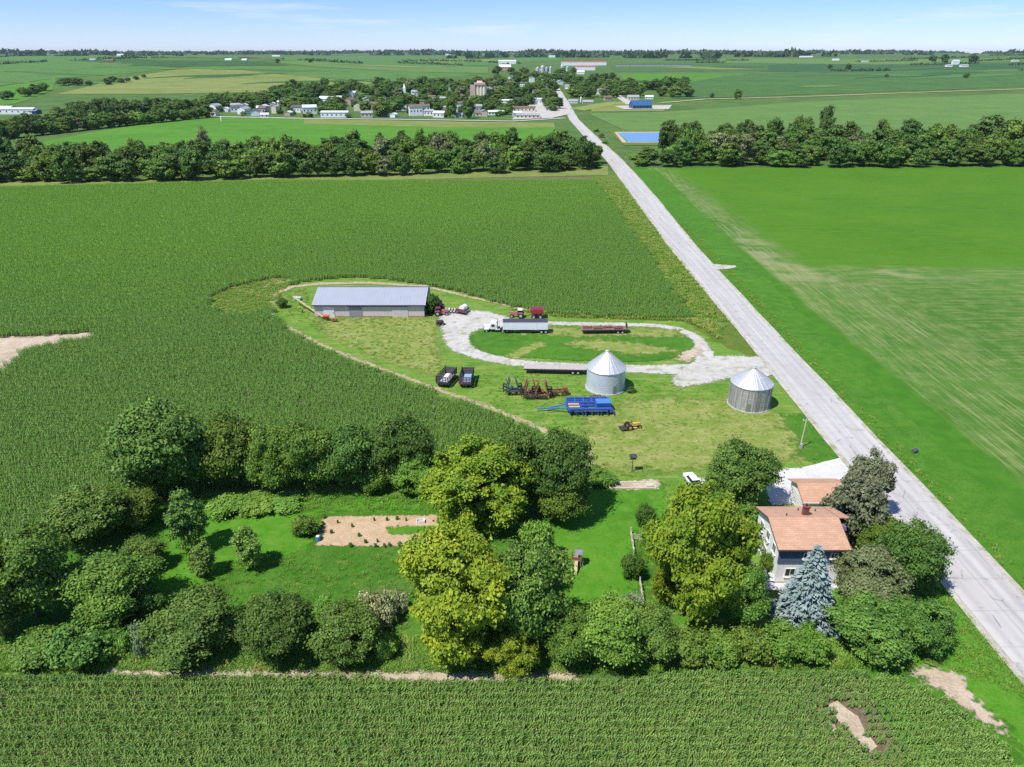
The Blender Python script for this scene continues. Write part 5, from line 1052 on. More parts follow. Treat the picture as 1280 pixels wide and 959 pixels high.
tillage('orange rusty folded cultivator, second of the rust red pair', at(677, 499), R(-4), M_rust2, M_dark, 7, s=1.15)
dd = thing('disc_harrow', 'rusty disc harrow with low gangs left of the grain bin', 'farm implement', at(700, 495), R(8), 'folded tillage tools by the flatbed')
MB().box((0, 0, .8), (3.6, .26, .24)).box((0, 1.4, .8), (3.6, .26, .24)).box((-1, .7, .8), (.16, 1.5, .14)).box((1, .7, .8), (.16, 1.5, .14)).bar((0, 1.4, .8), (0, 3.4, .5), .16).build('frame', M_rust, dd)
for y, a in ((-.1, .2), (1.5, -.2)):
    for s in (-1, 1):
        g = MB(); [g.cyl((s * (.3 + k * .3), y + a * k * .25, .32), (s * (.3 + k * .3) + .04, y + a * k * .25, .32), .32, n=12) for k in range(6)]; g.bar((s * .2, y, .32), (s * 1.9, y + a * 1.3, .32), .08).build('disc_gang', M_rust2 if s > 0 else M_rust, dd)
MB().box((1.1, .2, 1.5), (.9, .8, .6)).build('seed_box', M_rust2, dd); wheels(dd, [(-.6, .7), (.6, .7)], .35, .2, 'x')
rk = thing('rotary_hoe', 'small rust brown hoe leaning at the grain bin foot', 'farm implement', at(744, 498), R(10)); MB().box((0, 0, .6), (2.4, .12, .12)).bar((0, 0, .6), (0, 1.2, .5), .1).build('frame', M_rust, rk)
for k in range(5): MB().cyl((-1 + k * .5, -.2, .4), (-.93 + k * .5, -.2, .4), .4, n=10).build('hoe_wheel', M_rust, rk)
# big blue implement
bl = thing('blue_implement', 'large blue folded tillage implement with long tongue in front of the grain bin', 'farm implement', at(735, 513), R(2))
for y in (-1.3, 0, 1.3): MB().box((0, y, 1.0), (9.0, .4, .3)).build('frame_rail', M_blue, bl)
MB().box((-4.3, 0, 1.0), (.24, 2.8, .24)).box((-1.5, 0, 1.0), (.2, 2.8, .2)).box((1.5, 0, 1.0), (.2, 2.8, .2)).box((4.3, 0, 1.0), (.24, 2.8, .24)).build('cross_member', M_blue, bl)
MB().bar((-4.3, -.9, 1.0), (-8.6, 0, .5), .2).bar((-4.3, .9, 1.0), (-8.6, 0, .5), .2).bar((-8.4, 0, .5), (-10.2, 0, .5), .22).build('tongue', M_blue2, bl)
for s in (-1, 1):
    m = MB(); lo, hi = 1.0, 1.45
    for x in (-4.2, -2.5, -.8, .9, 2.6, 4.3): m.bar((x, s * 1.6, lo), (x, s * 2.5, hi), .34)
    m.bar((-4.2, s * 1.6, lo), (4.3, s * 1.6, lo), .36).bar((-4.0, s * 2.5, hi), (4.1, s * 2.5, hi), .36).bar((-4.1, s * 2.05, .5 * (lo + hi)), (4.2, s * 2.05, .5 * (lo + hi)), .2); w = m.build('wing', M_blue, bl)
    for k in range(9): x = -4.1 + k * 1.02 + (k % 3) * .2; MB().bar((x, s * 2.3, 1.35), (x + .1, s * 2.8, 1.15), .22).bar((x + .1, s * 2.8, 1.15), (x + .3, s * 2.7, .35), .22).build('shank', M_blue2 if k > 8 else M_blue, w)
MB().taper((3.0, 0, 1.12), (2.6, 1.8), (3.0, 2.2), .9).build('hopper', M_blue2, bl); MB().box((-2.9, 0, 1.13), (2.2, 1.8, .04)).build('deck_plate', M_tan, bl); MB().cyl((-1.2, -1.75, .8), (2.0, -1.75, .8), .14, n=10).build('hydraulic_pipe', M_lav, bl)
wheels(bl, [(-3.4, -1.2), (-3.4, 1.2), (-.4, -1.2), (-.4, 1.2)], .42, .3, 'y'); wheels(bl, [(4.3, -1.75), (4.3, 1.75)], .62, .4, 'y')
ym = thing('yard_tractor', 'small old yellow and black tractor on the dry mown grass', 'tractor', at(790, 536), R(16))
MB().taper((.8, 0, .6), (1.7, .6), (1.5, .5), .55).box((-.35, 0, .65), (1.0, .6, .35)).build('hood', M_yel, ym, bevel=.04); MB().box((-.7, 0, 1.0), (.5, .5, .12)).box((-.95, 0, 1.25), (.1, .5, .45)).build('seat', M_dark, ym); MB().bar((-.1, 0, 1.0), (-.3, 0, 1.4), .06).cyl((-.3, 0, 1.38), (-.31, 0, 1.44), .2, n=12).build('steering_wheel', M_dark, ym)
for s in (-1, 1):
    MB().wheel((-.75, s * .7, .62), .62, .32, 'y').build('rear_wheel', [M_black, M_yel], ym); MB().wheel((1.4, s * .5, .38), .38, .2, 'y').build('front_wheel', [M_black, M_yel], ym)
MB().box((-1.9, 0, .35), (1.2, 1.7, .22)).bar((-1.3, 0, .4), (-.8, 0, .5), .1).build('mower_deck', M_dark, ym); MB().box((.3, 0, .3), (1.0, 1.3, .14)).build('under_deck', M_tan, ym)
# grain auger by the shed
au = thing('grain_auger', 'long pale yellow grain auger with red hopper lying left of the shed', 'auger', at(404, 400), 0); dv = Vector(G(368, 381)) - Vector(G(404, 400)); dv.z = 0; dn = dv.normalized(); en = Vector((dn.x * dv.length, dn.y * dv.length, 2.3))
MB().cyl((0, 0, .75), en, .2, n=12).build('tube', M_tan, au); MB().bar(en * .3 + Vector((0, 0, .5)), en * .7 + Vector((0, 0, .75)), .06).bar(en * .3 + Vector((0, 0, .4)), en * .5 + Vector((0, 0, 1.2)), .06).bar(en * .7 + Vector((0, 0, .5)), en * .5 + Vector((0, 0, 1.2)), .06).build('truss', M_tan, au)
MB().taper((1.2, -.6, .5), (.8, .8), (1.7, 1.5), .9).build('hopper', M_org, au); MB().bar((0, 0, .7), (3.2, -1.5, .5), .18).build('drag_tube', M_rust2, au); MB().box((3.4, -1.6, .6), (1.5, .9, .6)).build('motor_box', M_rust2, au)
q = en * .55; MB().bar((q.x, q.y, 1.7), (q.x + .9, q.y + 1.2, .4), .09).bar((q.x, q.y, 1.7), (q.x - .9, q.y - 1.2, .4), .09).build('undercarriage', M_dark, au)
for s in (-1, 1): MB().wheel((q.x + s * .9, q.y + s * 1.2, .36), .36, .2, 'x').build('wheel', [M_black, M_hub], au)
lm = at(372, 375); wb = thing('livestock_tank', 'small white open tank on the grass left of the shed', 'tank', lm); MB().taper((0, 0, .1), (1.8, 1.2), (2.1, 1.5), .8).build('body', M_wh, wb, bevel=.06); MB().box((0, 0, .93), (1.7, 1.1, .05)).build('lid', M_grey, wb)
# things along the yard
pm = thing('birdhouse_pole', 'dark birdhouse on a tall pole at the edge of the dry grass', 'birdhouse', at(790, 590)); MB().cyl((0, 0, -.2), (0, 0, 2.6), .07, n=8).build('pole', M_dark, pm); bh = MB().box((0, 0, 2.85), (1.0, .8, .5)); bh.build('nest_box', M_teal, pm); MB().taper((0, 0, 3.1), (1.3, 1.1), (.2, .2), .4).build('roof', M_dark, pm)
up = thing('utility_pole', 'slim pale utility pole on the bright grass between bin and road', 'pole', at(1000, 560)); MB().cyl((0, 0, -.4), (.18, 0, 5.9), .13, .09, 8).build('pole', M_pale, up); MB().box((.17, 0, 5.6), (1.3, .1, .1)).build('crossarm', M_pale, up)
for s in (-.55, .55): MB().cyl((.17 + s, 0, 5.65), (.17 + s, 0, 5.85), .05, n=8).build('insulator', M_wh, up)
MB().box((.02, -.3, .5), (.4, .35, 1.0)).build('meter_box', M_grey, up)
bb = thing('barrel', 'dark blue barrel lying in the ditch grass across the road', 'barrel', at(1143, 566), R(25)); MB().cyl((-.5, 0, .36), (.5, 0, .36), .36, n=18).build('body', M_teal, bb); MB().cyl((.5, 0, .36), (.53, 0, .36), .3, n=16).build('lid', M_blue, bb); [MB().cyl((x - .03, 0, .36), (x + .03, 0, .36), .385, n=18).build('hoop', M_dark, bb) for x in (-.2, .2)]
br = thing('barrel', 'small bright blue barrel at the corner of the garden plot', 'barrel', at(398, 677)); MB().lathe([(0, 0), (.3, 0), (.34, .45), (.3, .9), (0, .9)], 16).build('body', M_blue2, br); MB().cyl((0, 0, .9), (0, 0, .94), .26, n=14).build('lid', M_wh, br)
pg = thing('garden_crate', 'pale bluish plastic crate at the far end of the garden plot', 'crate', at(526, 654), .2); MB().box((0, 0, .04), (1.2, .8, .08)).box((0, -.38, .3), (1.2, .05, .5)).box((0, .38, .3), (1.2, .05, .5)).box((-.58, 0, .3), (.05, .7, .5)).box((.58, 0, .3), (.05, .7, .5)).build('body', M_lav, pg)
# swing set
ps = thing('playset', 'wooden swing and slide playset with blue grey awning on the bright lawn', 'playset', at(720, 706), R(-8))
for sx_ in (-1, 1):
    for sy_ in (-1, 1): MB().box((sx_ * .75, sy_ * .7, 1.35), (.14, .14, 2.7)).build('post', M_wood, ps)
MB().box((0, 0, 1.35), (1.7, 1.6, .12)).build('deck', M_wood, ps); MB().add([(-.2, -.8, 2.6), (1.0, -.8, 2.6), (1.0, .8, 2.6), (-.2, .8, 2.6), (-.2, 0, 3.1), (1.0, 0, 3.1)], [(0, 1, 5, 4), (3, 4, 5, 2), (0, 4, 3), (1, 2, 5)]).build('awning', C_('awning_grey', (.13, .15, .19)), ps)
MB().slab([(-.25, -.8, 1.4), (.25, -.8, 1.4), (.25, -2.8, .2), (-.25, -2.8, .2)], .06).slab([(-.3, -.8, 1.55), (-.25, -.8, 1.55), (-.25, -2.8, .35), (-.3, -2.8, .35)], .2).slab([(.25, -.8, 1.55), (.3, -.8, 1.55), (.3, -2.8, .35), (.25, -2.8, .35)], .2).build('slide', M_tan, ps)
MB().bar((-.75, 0, 2.55), (-3.2, 0, 2.45), .13).bar((-3.2, 0, 2.5), (-3.5, -.9, 0), .12).bar((-3.2, 0, 2.5), (-3.5, .9, 0), .12).build('swing_frame', M_wood, ps)
for x in (-1.6, -2.5): MB().bar((x, -.2, 2.5), (x, -.2, .55), .02).bar((x, .2, 2.5), (x, .2, .55), .02).box((x, 0, .53), (.22, .48, .05)).build('swing', M_dark, ps)
m = MB(); [m.box((1.1, 0, .3 * i + .25), (.1, 1.0, .07)) for i in range(4)]; m.bar((1.3, -.5, 0), (.8, -.5, 1.4), .08).bar((1.3, .5, 0), (.8, .5, 1.4), .08).build('ladder', M_pale, ps); MB().box((0, -.74, 1.75), (1.4, .06, .55)).box((-.8, 0, 1.75), (.06, 1.3, .55)).build('guard_rail', M_rust2, ps)
ps.scale = (.85, .85, .85)
# fence right of the lawn
def fence(label, a, b, n):
    p, q = Vector(G(*a)), Vector(G(*b)); t = thing('wooden_fence', label, 'fence', p); d = q - p
    for i in range(n + 1): c = d * (i / n); MB().box((c.x, c.y, .6), (.16, .16, 1.3)).build('post', M_pale, t)
    for z in (.35, .7, 1.05): MB().bar((0, 0, z), (d.x, d.y, z), .05, hgt=.14).build('rail', M_pale, t)
fence('pale board fence running to the front hedge below the lawn bush', (798, 722), (804, 758), 4); fence('pale fence piece at the lawn edge beside the house walnut', (788, 668), (792, 694), 3); fence('short cross fence behind the green bush by the house walnut', (792, 676), (815, 677), 3)
bx = thing('raised_bed', 'low pale flower bed of stones along the top of the bright lawn', 'garden bed', at(790, 608)); MB().box((0, -.9, .15), (7.6, .2, .3)).box((0, .9, .15), (7.6, .2, .3)).box((-3.8, 0, .15), (.2, 1.6, .3)).box((3.8, 0, .15), (.2, 1.6, .3)).build('edging', M_pale, bx); MB().box((0, 0, .1), (7.4, 1.6, .2)).build('soil', M_dust, bx); MB().box((2.9, -.1, .32), (1.2, 1.0, .22)).build('flagstone', M_pale, bx)
# white car under the tree by the drive
wc = thing('car', 'white car with dark windows parked under the dark tree by the driveway', 'car', at(866, 606), R(100))
MB().prism([(-.88, .35), (.88, .35), (.9, .7), (.84, .95), (-.84, .95), (-.9, .7)], -2.3, 2.3).taper((-.1, 0, 1.38), (1.7, 1.25), (1.6, 1.2), .06).build('body', M_wh, wc, bevel=.05); MB().taper((-.15, 0, .95), (2.7, 1.6), (1.75, 1.28), .45).build('window', M_glass, wc)
for x in (-1.4, 1.4):
    for s in (-1, 1): MB().wheel((x, s * .8, .33), .33, .22, 'y').build('wheel', [M_black, M_hub], wc)
for s in (-1, 1): MB().box((2.3, s * .62, .68), (.06, .35, .16)).build('headlight', M_glass, wc); MB().box((-2.3, s * .62, .72), (.06, .3, .16)).build('tail_light', M_red, wc)
# patio furniture by the house wall
for i, (px_, py_, r_) in enumerate([(957, 722, .4), (964, 728, -.5), (972, 724, 2.2)]):
    c = thing('garden_chair', 'white garden chair on the patio left of the blue spruce', 'chair', at(px_, py_), r_, 'white garden chairs'); MB().box((0, 0, .42), (.55, .55, .06)).build('seat', M_wh, c); MB().box((0, .27, .75), (.55, .06, .6)).build('backrest', M_wh, c)
    for sx_ in (-1, 1):
        for sy_ in (-1, 1): MB().box((sx_ * .23, sy_ * .23, .2), (.05, .05, .4)).build('leg', M_wh, c)
tb = thing('garden_table', 'round white garden table among the patio chairs', 'table', at(965, 724)); MB().cyl((0, 0, .7), (0, 0, .75), .6, n=20).build('top', M_wh, tb); MB().cyl((0, 0, 0), (0, 0, .7), .06, n=8).build('leg', M_wh, tb)
# bridge markers and mailbox
for px_, py_, l in [(782, 200, 'yellow bridge marker on the right road edge'), (765, 203, 'yellow bridge marker on the left road edge')]:
    t = thing('bridge_marker', l + ' before the creek belt', 'sign', at(px_, py_)); MB().cyl((0, 0, 0), (0, 0, 1.6), .05, n=6).build('post', M_steel, t); MB().box((0, -.06, 1.5), (.5, .04, 1.2)).build('panel', M_yel, t)
for px_, py_, s in [(769, 199, -1), (784, 203, 1)]:
    g = G(px_, py_); t = thing('guardrail', f'grey guardrail on the {"left" if s < 0 else "right"} edge of the creek bridge', 'guardrail', (61.5 if s < 0 else 74.6, 470, .1)); MB().box((0, 0, .65), (.08, 26, .32)).build('rail', M_steel, t); [MB().box((.08 * s, -12 + k * 4, .35), (.12, .15, .7)).build('post', M_wood, t) for k in range(7)]
# ------------------------------------------------------------------ the town and the far farms
def wallm(i): return [paint('town_white', (.80, .80, .78), .6, wear=.08), paint('town_cream', (.62, .55, .42), .6, wear=.12), paint('town_grey', (.40, .41, .43), .6, wear=.12), paint('town_tan', (.44, .34, .25), .7, wear=.15), paint('town_brick', (.30, .13, .10), .8, wear=.2), paint('town_blue', (.02, .085, .20), .5, wear=.15)][i]
def roofm(i): return [paint('roof_dark', (.09, .085, .08), .85, wear=.2), paint('roof_brown', (.17, .11, .08), .85, wear=.2), paint('roof_white', (.66, .68, .72), .5, wear=.1), paint('roof_grey', (.30, .31, .33), .7, wear=.15), paint('roof_red', (.42, .085, .05), .6, wear=.15), paint('roof_blue', (.03, .10, .22), .5, wear=.15)][i]
WN = ['white', 'cream', 'grey', 'tan', 'brick red', 'dark blue']; RN = ['dark', 'brown', 'white', 'grey', 'red', 'blue']
HOUSES = []
def building(cx, by, wpx, hpx, wi, ri, where, name='town_house', deep=None, rz=None, cat='house', roofrise=.42, label=None, win=True):
    g = G(cx, by); d = depth(g); w = wpx / F * d; hgt = max(2.4, hpx / F * d * 1.12); dp = deep or min(w * .75, 14); rise = min(w, dp) * roofrise * .5
    h_ = max(2.2, hgt - rise) if rise < hgt * .6 else hgt * .6
    t = thing(name, label or f'{WN[wi]} house with {RN[ri]} roof {where}', cat, (g.x, g.y + dp / 2, g.z - .3), random.choice([0, 0, math.pi / 2]) + random.uniform(-.3, .3) if rz is None else rz)
    x, y = w / 2, dp / 2
    MB().add([(-x, -y, 0), (x, -y, 0), (x, y, 0), (-x, y, 0), (-x, -y, h_), (x, -y, h_), (x, y, h_), (-x, y, h_), (-x, 0, h_ + rise), (x, 0, h_ + rise)], [(0, 1, 5, 4), (2, 3, 7, 6), (0, 4, 8, 7, 3), (1, 2, 6, 9, 5)]).build('wall', wallm(wi), t)
    o = .5; k = rise / y * o
    MB().slab([(-x - .4, -y - o, h_ - k + .12), (x + .4, -y - o, h_ - k + .12), (x + .4, 0, h_ + rise + .12), (-x - .4, 0, h_ + rise + .12)], .2).slab([(-x - .4, 0, h_ + rise + .117), (x + .4, 0, h_ + rise + .117), (x + .4, y + o, h_ - k + .12), (-x - .4, y + o, h_ - k + .12)], .2).build('roof', roofm(ri), t)
    if win:
        n = max(2, min(6, int(w / 3.5)))
        for i in range(n): MB().box((-x + w * (i + .5) / n, -y - .03, h_ * .55), (min(1.4, w / n * .45), .08, min(1.5, h_ * .4))).build('window', M_glass, t)
    HOUSES.append((cx, by, where)); return t
random.seed(9)
TOWN = [(20, 143, 44, 7, 0, 2, 'in the row of pale sheds beside the left tree line', 'shed'), (5, 141, 18, 7, 2, 2, 'at the left picture edge by the tree line', 'shed'), (38, 143, 14, 5, 5, 3, 'at the end of the pale sheds', 'shed'),
        (268, 139, 13, 8, 0, 3, 'first at the left end of the town'), (282, 140, 9, 5, 0, 2, 'second from the left end of the town'), (304, 143, 14, 8, 0, 3, 'behind the bright field, left of the trees'), (318, 145, 13, 7, 0, 0, 'beside the field corner'), (344, 142, 9, 9, 1, 3, 'standing alone in front of the dark trees'),
        (372, 141, 16, 8, 0, 0, 'left of the wide long white building'), (386, 143, 17, 10, 0, 2, 'beside the wide long white building'), (418, 147, 34, 7, 0, 2, 'at the field edge below the tan houses', 'warehouse'), (408, 130, 18, 8, 0, 2, 'behind the green trees'), (425, 127, 9, 6, 2, 2, 'behind the pale shed'),
        (436, 133, 15, 9, 3, 1, 'in the tan cluster'), (448, 139, 13, 9, 1, 1, 'in front of the tan cluster'), (458, 131, 12, 8, 1, 3, 'at the top of the tan cluster'), (468, 137, 12, 8, 3, 1, 'at the right of the tan cluster'), (458, 147, 14, 7, 1, 3, 'at the field edge under the tan cluster'),
        (500, 139, 14, 6, 0, 3, 'below the white steeple'), (519, 145, 16, 12, 0, 1, 'with a tall front by the field'), (536, 145, 12, 7, 0, 3, 'right of the tall brown roofed house'), (549, 147, 14, 7, 0, 2, 'with a bright gable near the round trees'), (520, 121, 12, 7, 0, 3, 'behind the steeple'), (573, 140, 11, 11, 0, 1, 'between two round trees'), (574, 147, 10, 5, 2, 3, 'low by the field fence'),
        (597, 140, 13, 8, 2, 3, 'in front of the grain tower'), (620, 144, 20, 5, 0, 2, 'low and long right of the grain tower', 'shed'), (631, 129, 34, 4, 0, 2, 'long behind the grain tower', 'warehouse'), (655, 140, 28, 6, 1, 1, 'long by the gravel lot', 'shed'), (660, 148, 30, 5, 1, 3, 'low at the field side of the gravel lot', 'shed'), (677, 131, 22, 7, 0, 2, 'with pale blue roof behind the gravel lot', 'warehouse'), (690, 139, 16, 5, 1, 1, 'beside the road at the gravel lot', 'shed'), (645, 128, 12, 5, 2, 0, 'left of the pale blue roof'),
        (717, 129, 12, 4, 0, 3, 'right of the road entering town'), (735, 130, 13, 4, 2, 3, 'second right of the road entering town'), (748, 118, 9, 7, 0, 0, 'among the trees above the side road'), (792, 126, 14, 6, 1, 3, 'above the blue shop by the side road'), (812, 124, 10, 4, 0, 2, 'beside the trees above the blue shop'), (760, 126, 9, 5, 3, 1, 'at the foot of the side road'),
        (655, 110, 9, 6, 0, 0, 'halfway up the town hill'), (665, 103, 8, 6, 0, 3, 'higher on the town hill'), (682, 112, 9, 6, 2, 0, 'in the trees of the town hill'), (640, 118, 10, 6, 0, 3, 'below the town hill trees'), (670, 118, 8, 5, 1, 0, 'behind the pale roofs'), (700, 106, 8, 5, 0, 3, 'under the white silos'),
        (555, 128, 10, 6, 0, 3, 'behind the round town trees'), (480, 128, 8, 6, 2, 0, 'hidden in trees left of the steeple'), (540, 125, 9, 5, 1, 1, 'in the trees left of the grain tower'), (492, 147, 9, 5, 0, 2, 'tiny at the field edge'), (330, 147, 10, 5, 0, 2, 'low by the field edge trees')]
for q in TOWN:
    cat = q[7] if len(q) > 7 else 'house'
    building(*q[:7], name='town_' + cat, cat=cat, label=f'{WN[q[4]]} {cat} with {RN[q[5]]} roof {q[6]}', roofrise=.42 if cat == 'house' else .22, deep=None if cat == 'house' else 12, rz=None if cat == 'house' else random.uniform(-.06, .06))
random.seed(77)
for i in range(100):
    x0, x1, y0, y1 = random.choice([(258, 345, 138, 146), (360, 600, 138, 147), (420, 480, 118, 140), (480, 660, 136, 147), (345, 480, 118, 140), (470, 600, 120, 142), (500, 620, 112, 126), (600, 705, 118, 134), (620, 715, 98, 116), (640, 705, 90, 102), (262, 345, 134, 142)]); cx, by = random.uniform(x0, x1), random.uniform(y0, y1)
    if any(abs(q[0] - cx) < 8 and abs(q[1] - by) < 4 for q in HOUSES) or (697 < cx < 718 and by > 118): continue
    wi, ri = random.choice([0, 0, 0, 1, 1, 2, 3]), random.choice([0, 1, 2, 3, 3]); q = min(HOUSES, key=lambda q: (q[0] - cx) ** 2 + 6 * (q[1] - by) ** 2); s_ = 1 if by > 112 else .8
    building(cx, by, random.uniform(8, 13) * s_, random.uniform(5, 8) * s_, wi, ri, q[2], name='town_cottage', label=f'small {WN[wi]} {RN[ri]}-roofed house by the one {q[2]}')['group'] = 'small houses among the town trees'; HOUSES.pop()
bs = building(802, 136.5, 24, 9, 5, 5, '', name='shop', cat='building', label='blue building with bright blue roof beside the pale parking lot', roofrise=.5, deep=22, rz=.1)
building(730, 82, 56, 4.5, 0, 4, '', name='long_barn', cat='barn', label='longest white barn with red roof on the town hill', roofrise=.2, deep=26, rz=0, win=False); building(732, 88, 24, 5, 0, 4, '', name='long_barn', cat='barn', label='shorter white barn with red roof below the longest one', roofrise=.25, deep=24, rz=0, win=False); building(726, 93, 9, 4, 0, 2, '', name='long_barn', cat='barn', label='small bright white barn under the red roofed barns', deep=16, rz=0, win=False)
building(631, 88, 15, 6, 3, 2, '', name='hill_building', cat='building', label='tan building with white roof on the bare hill left of the silos', deep=26, rz=0); building(634, 80, 22, 4, 0, 2, '', name='hill_building', cat='building', label='white flat topped building behind the tan one', deep=20, rz=0)
for i in range(5):
    building(779 + i * 19, 83.2, 17, 2.2, 2, 0, '', name='feedlot_barn', cat='barn', label='long grey open cattle barn in the feedlot row, ' + ['nearest the red roofs', 'second from the red roofs', 'in the middle', 'second from the far end', 'at the far end'][i], deep=14, rz=0, win=False, roofrise=.2)
# grain tower
g = G(600, 129); d = depth(g); el = thing('grain_elevator', 'tall cream grain elevator tower with pinkish head rising over the town', 'grain elevator', (g.x, g.y, 0)); h_ = zat(g.y, 104); w = 11.5 / F * d
for i in range(3):
    MB().cyl((w * .15 + (i - 1) * w * .34, 0, 0), (w * .15 + (i - 1) * w * .34, 0, h_ - 2), w * .24, n=16).build('silo', paint('elevator_cream', (.74, .64, .47), .6), el)
MB().box((-w * .75, 1, h_ * .45), (w * .55, w * .7, h_ * .9)).build('annex', paint('town_pink', (.60, .40, .36), .7), el); MB().box((0, 0, h_ - .6), (w * 1.2, w * .6, 2.8)).taper((0, 0, h_ + .8), (w * .7, w * .55), (w * .5, w * .2), 2.2).build('head_house', paint('town_pink', (.60, .40, .36), .7), el); MB().bar((-w * .75, -2, h_ * .9), (-w * .2, -2, h_), .5).build('leg_spout', M_steel, el)
# silos of the hill
for cx, by, wp, hp, l in [(672, 93, 4, 9, 'left of the silo group'), (678, 94, 5, 12, 'second in the silo group'), (683, 92, 3, 8, 'third in the silo group'), (688, 93, 3, 10, 'fourth in the silo group'), (703, 92, 5, 11, 'widest, beside the red roofed barns'), (709, 91, 3, 8, 'nearest the red roofed barns')]:
    g = G(cx, by); d = depth(g); r = wp / 2 / F * d; hh = hp / F * d; s = thing('silo', f'pale grey silo on the town hill, {l}', 'silo', (g.x, g.y, g.z - .5), 0, 'pale silos on the town hill'); MB().lathe([(r, 0), (r, hh * .84), (0, hh)], 16).build('wall', paint('silo_grey', (.46, .48, .50), .5), s); MB().cyl((0, 0, hh * .97), (0, 0, hh * 1.04), r * .2, n=8).build('cap', M_steel, s)
g = G(506, 122); d = depth(g); st = thing('church', 'white church with narrow steeple in the town trees', 'church', (g.x, g.y, 0)); hh = 18 / F * d; MB().box((0, 0, hh * .35), (4, 4, hh * .7)).build('tower', wallm(0), st); MB().taper((0, 0, hh * .7), (4, 4), (.2, .2), hh * .32).build('spire', wallm(0), st); MB().add([(2, -4, 0), (14, -4, 0), (14, 4, 0), (2, 4, 0), (2, -4, 5), (14, -4, 5), (14, 4, 5), (2, 4, 5), (2, 0, 8), (14, 0, 8)], [(0, 1, 5, 4), (2, 3, 7, 6), (0, 4, 8, 7, 3), (1, 2, 6, 9, 5)]).build('nave', wallm(0), st); MB().slab([(1.7, -4.4, 4.9), (14.3, -4.4, 4.9), (14.3, 0, 8.2), (1.7, 0, 8.2)], .2).slab([(1.7, 0, 8.197), (14.3, 0, 8.197), (14.3, 4.4, 4.9), (1.7, 4.4, 4.9)], .2).build('roof', roofm(3), st)
# white marker post in the bright field, white tank by the road
g = G(277, 152); p = thing('field_post', 'white well post standing in the bright field below the town', 'post', (g.x, g.y, g.z)); MB().cyl((0, 0, 0), (0, 0, 4.5), .8, n=12).build('body', M_wh, p); MB().cyl((0, 0, 4.5), (0, 0, 5.4), .8, .1, n=12).build('cap', M_wh, p)
g = G(726, 128); p = thing('standpipe', 'slim white standpipe right of the road entering town', 'tank', (g.x, g.y, g.z)); MB().cyl((0, 0, 0), (0, 0, 6.5), 1.1, n=14).build('body', M_wh, p); MB().cyl((0, 0, 6.5), (0, 0, 7.6), 1.1, .1, n=14).build('cap', M_wh, p)
# fence of the pond/field edge seen as a pale line
# town trees
random.seed(33)
def nearest(cx, by):
    b_ = min(HOUSES, key=lambda q: (q[0] - cx) ** 2 + 6 * (q[1] - by) ** 2); return b_[2] or 'under the red roofed barns'
def town_trees(n, x0, x1, y0, y1, rr=(4, 7), hh=(8, 13), gy=None):
    for i in range(n):
        f = (i + random.random()) / n; cx = x0 + (x1 - x0) * f; by = random.uniform(y0(cx) if callable(y0) else y0, y1(cx) if callable(y1) else y1); g = G(cx, by); t = tone()
        if any(abs(q[0] - cx) < 6 and -1 < by - q[1] < 5 for q in HOUSES): by -= 6; g = G(cx, by)
        if 60 < g.x < 94 and g.y < 1300: continue
        far_tree('town_tree', g.x, g.y, random.uniform(*rr), random.uniform(*hh), t, f'{t} town tree by the house {nearest(cx, by)}', 'trees among the town houses', trunk=False)
big, mid_ = ((8, 12.5), (13, 19)), ((6.5, 10), (11, 15))
town_trees(22, 258, 345, 130, 138, *big); town_trees(20, 340, 440, 118, 135, *big); town_trees(20, 350, 490, 110, 121, *big); town_trees(20, 470, 600, 127, 139, *mid_); town_trees(20, 470, 610, 116, 126, *big); town_trees(22, 470, 620, 107, 116, *big); town_trees(14, 604, 705, 128, 139, *mid_); town_trees(22, 605, 712, 115, 127, *big); town_trees(26, 610, 765, 100, 115, *big); town_trees(22, 618, 720, 88, 101, (8, 12), (11, 15))
town_trees(20, 714, 800, 112, 123, *big); town_trees(26, 752, 862, 103, 122, *big)
town_trees(22, 345, 480, 130, 141, (6, 9), (9, 14)); town_trees(22, 480, 700, 130, 141, (6, 9), (9, 14))
for i in range(46):
    cx = random.uniform(258, 700); by = random.uniform(136, 147.5); g = G(cx, by); t = tone(); r = random.uniform(2.5, 5.5)
    far_tree('yard_shrub', g.x, g.y, r, r * random.uniform(1.1, 1.7), t, f'{t} yard shrub by the house {nearest(cx, by)}', 'shrubs in the town yards', 'shrub', trunk=False)
for cx, ty, by, w, l in [(565, 118, 147, 7, 'large bright green tree in the town by the field edge'), (586, 122, 148, 8, 'large round tree in the town beside the narrow white house'), (478, 124, 146, 11, 'broad green tree at the town field edge'), (410, 128, 143, 14, 'wide green tree above the long white warehouse'), (497, 122, 140, 9, 'green tree before the white steeple'), (630, 133, 143, 9, 'wide low tree right of the grain tower'),
                         (922, 110, 124, 5, 'single dark tree beside the pale far road'), (528, 95, 112, 8, 'dark tree on the hill crest behind the steeple')]:
    g = G(cx, by); far_tree('town_tree', g.x, g.y, w / F * depth(g), max(5, zat(g.y, ty) - g.z), 'mid green', l, 'single large trees of the town')
for cx, by, w, l in [(347, 79, 3, 'tiny dark tree left on the far hill fields'), (388, 78.5, 3, 'tiny dark tree right on the far hill fields'), (1037, 86, 3, 'small dark tree on the far right fields'), (1060, 87, 4, 'double crowned dark tree on the far right fields'), (1108, 97, 2.5, 'lone little tree in the far right green field'), (1208, 98, 4, 'olive bush on the far right field edge'), (890, 122, 3, 'small bush by the far pale road'), (1180, 79, 6, 'dark tree left of the far right white farmstead'), (1215, 79, 6, 'dark tree right of the far right white farmstead'), (1165, 78, 5, 'second dark tree left of the far right white farmstead')]:
    g = G(cx, by); r = w / F * depth(g); far_tree('far_tree', g.x, g.y, r, r * 1.7, 'dark green', l, 'lone far trees', trunk=False)
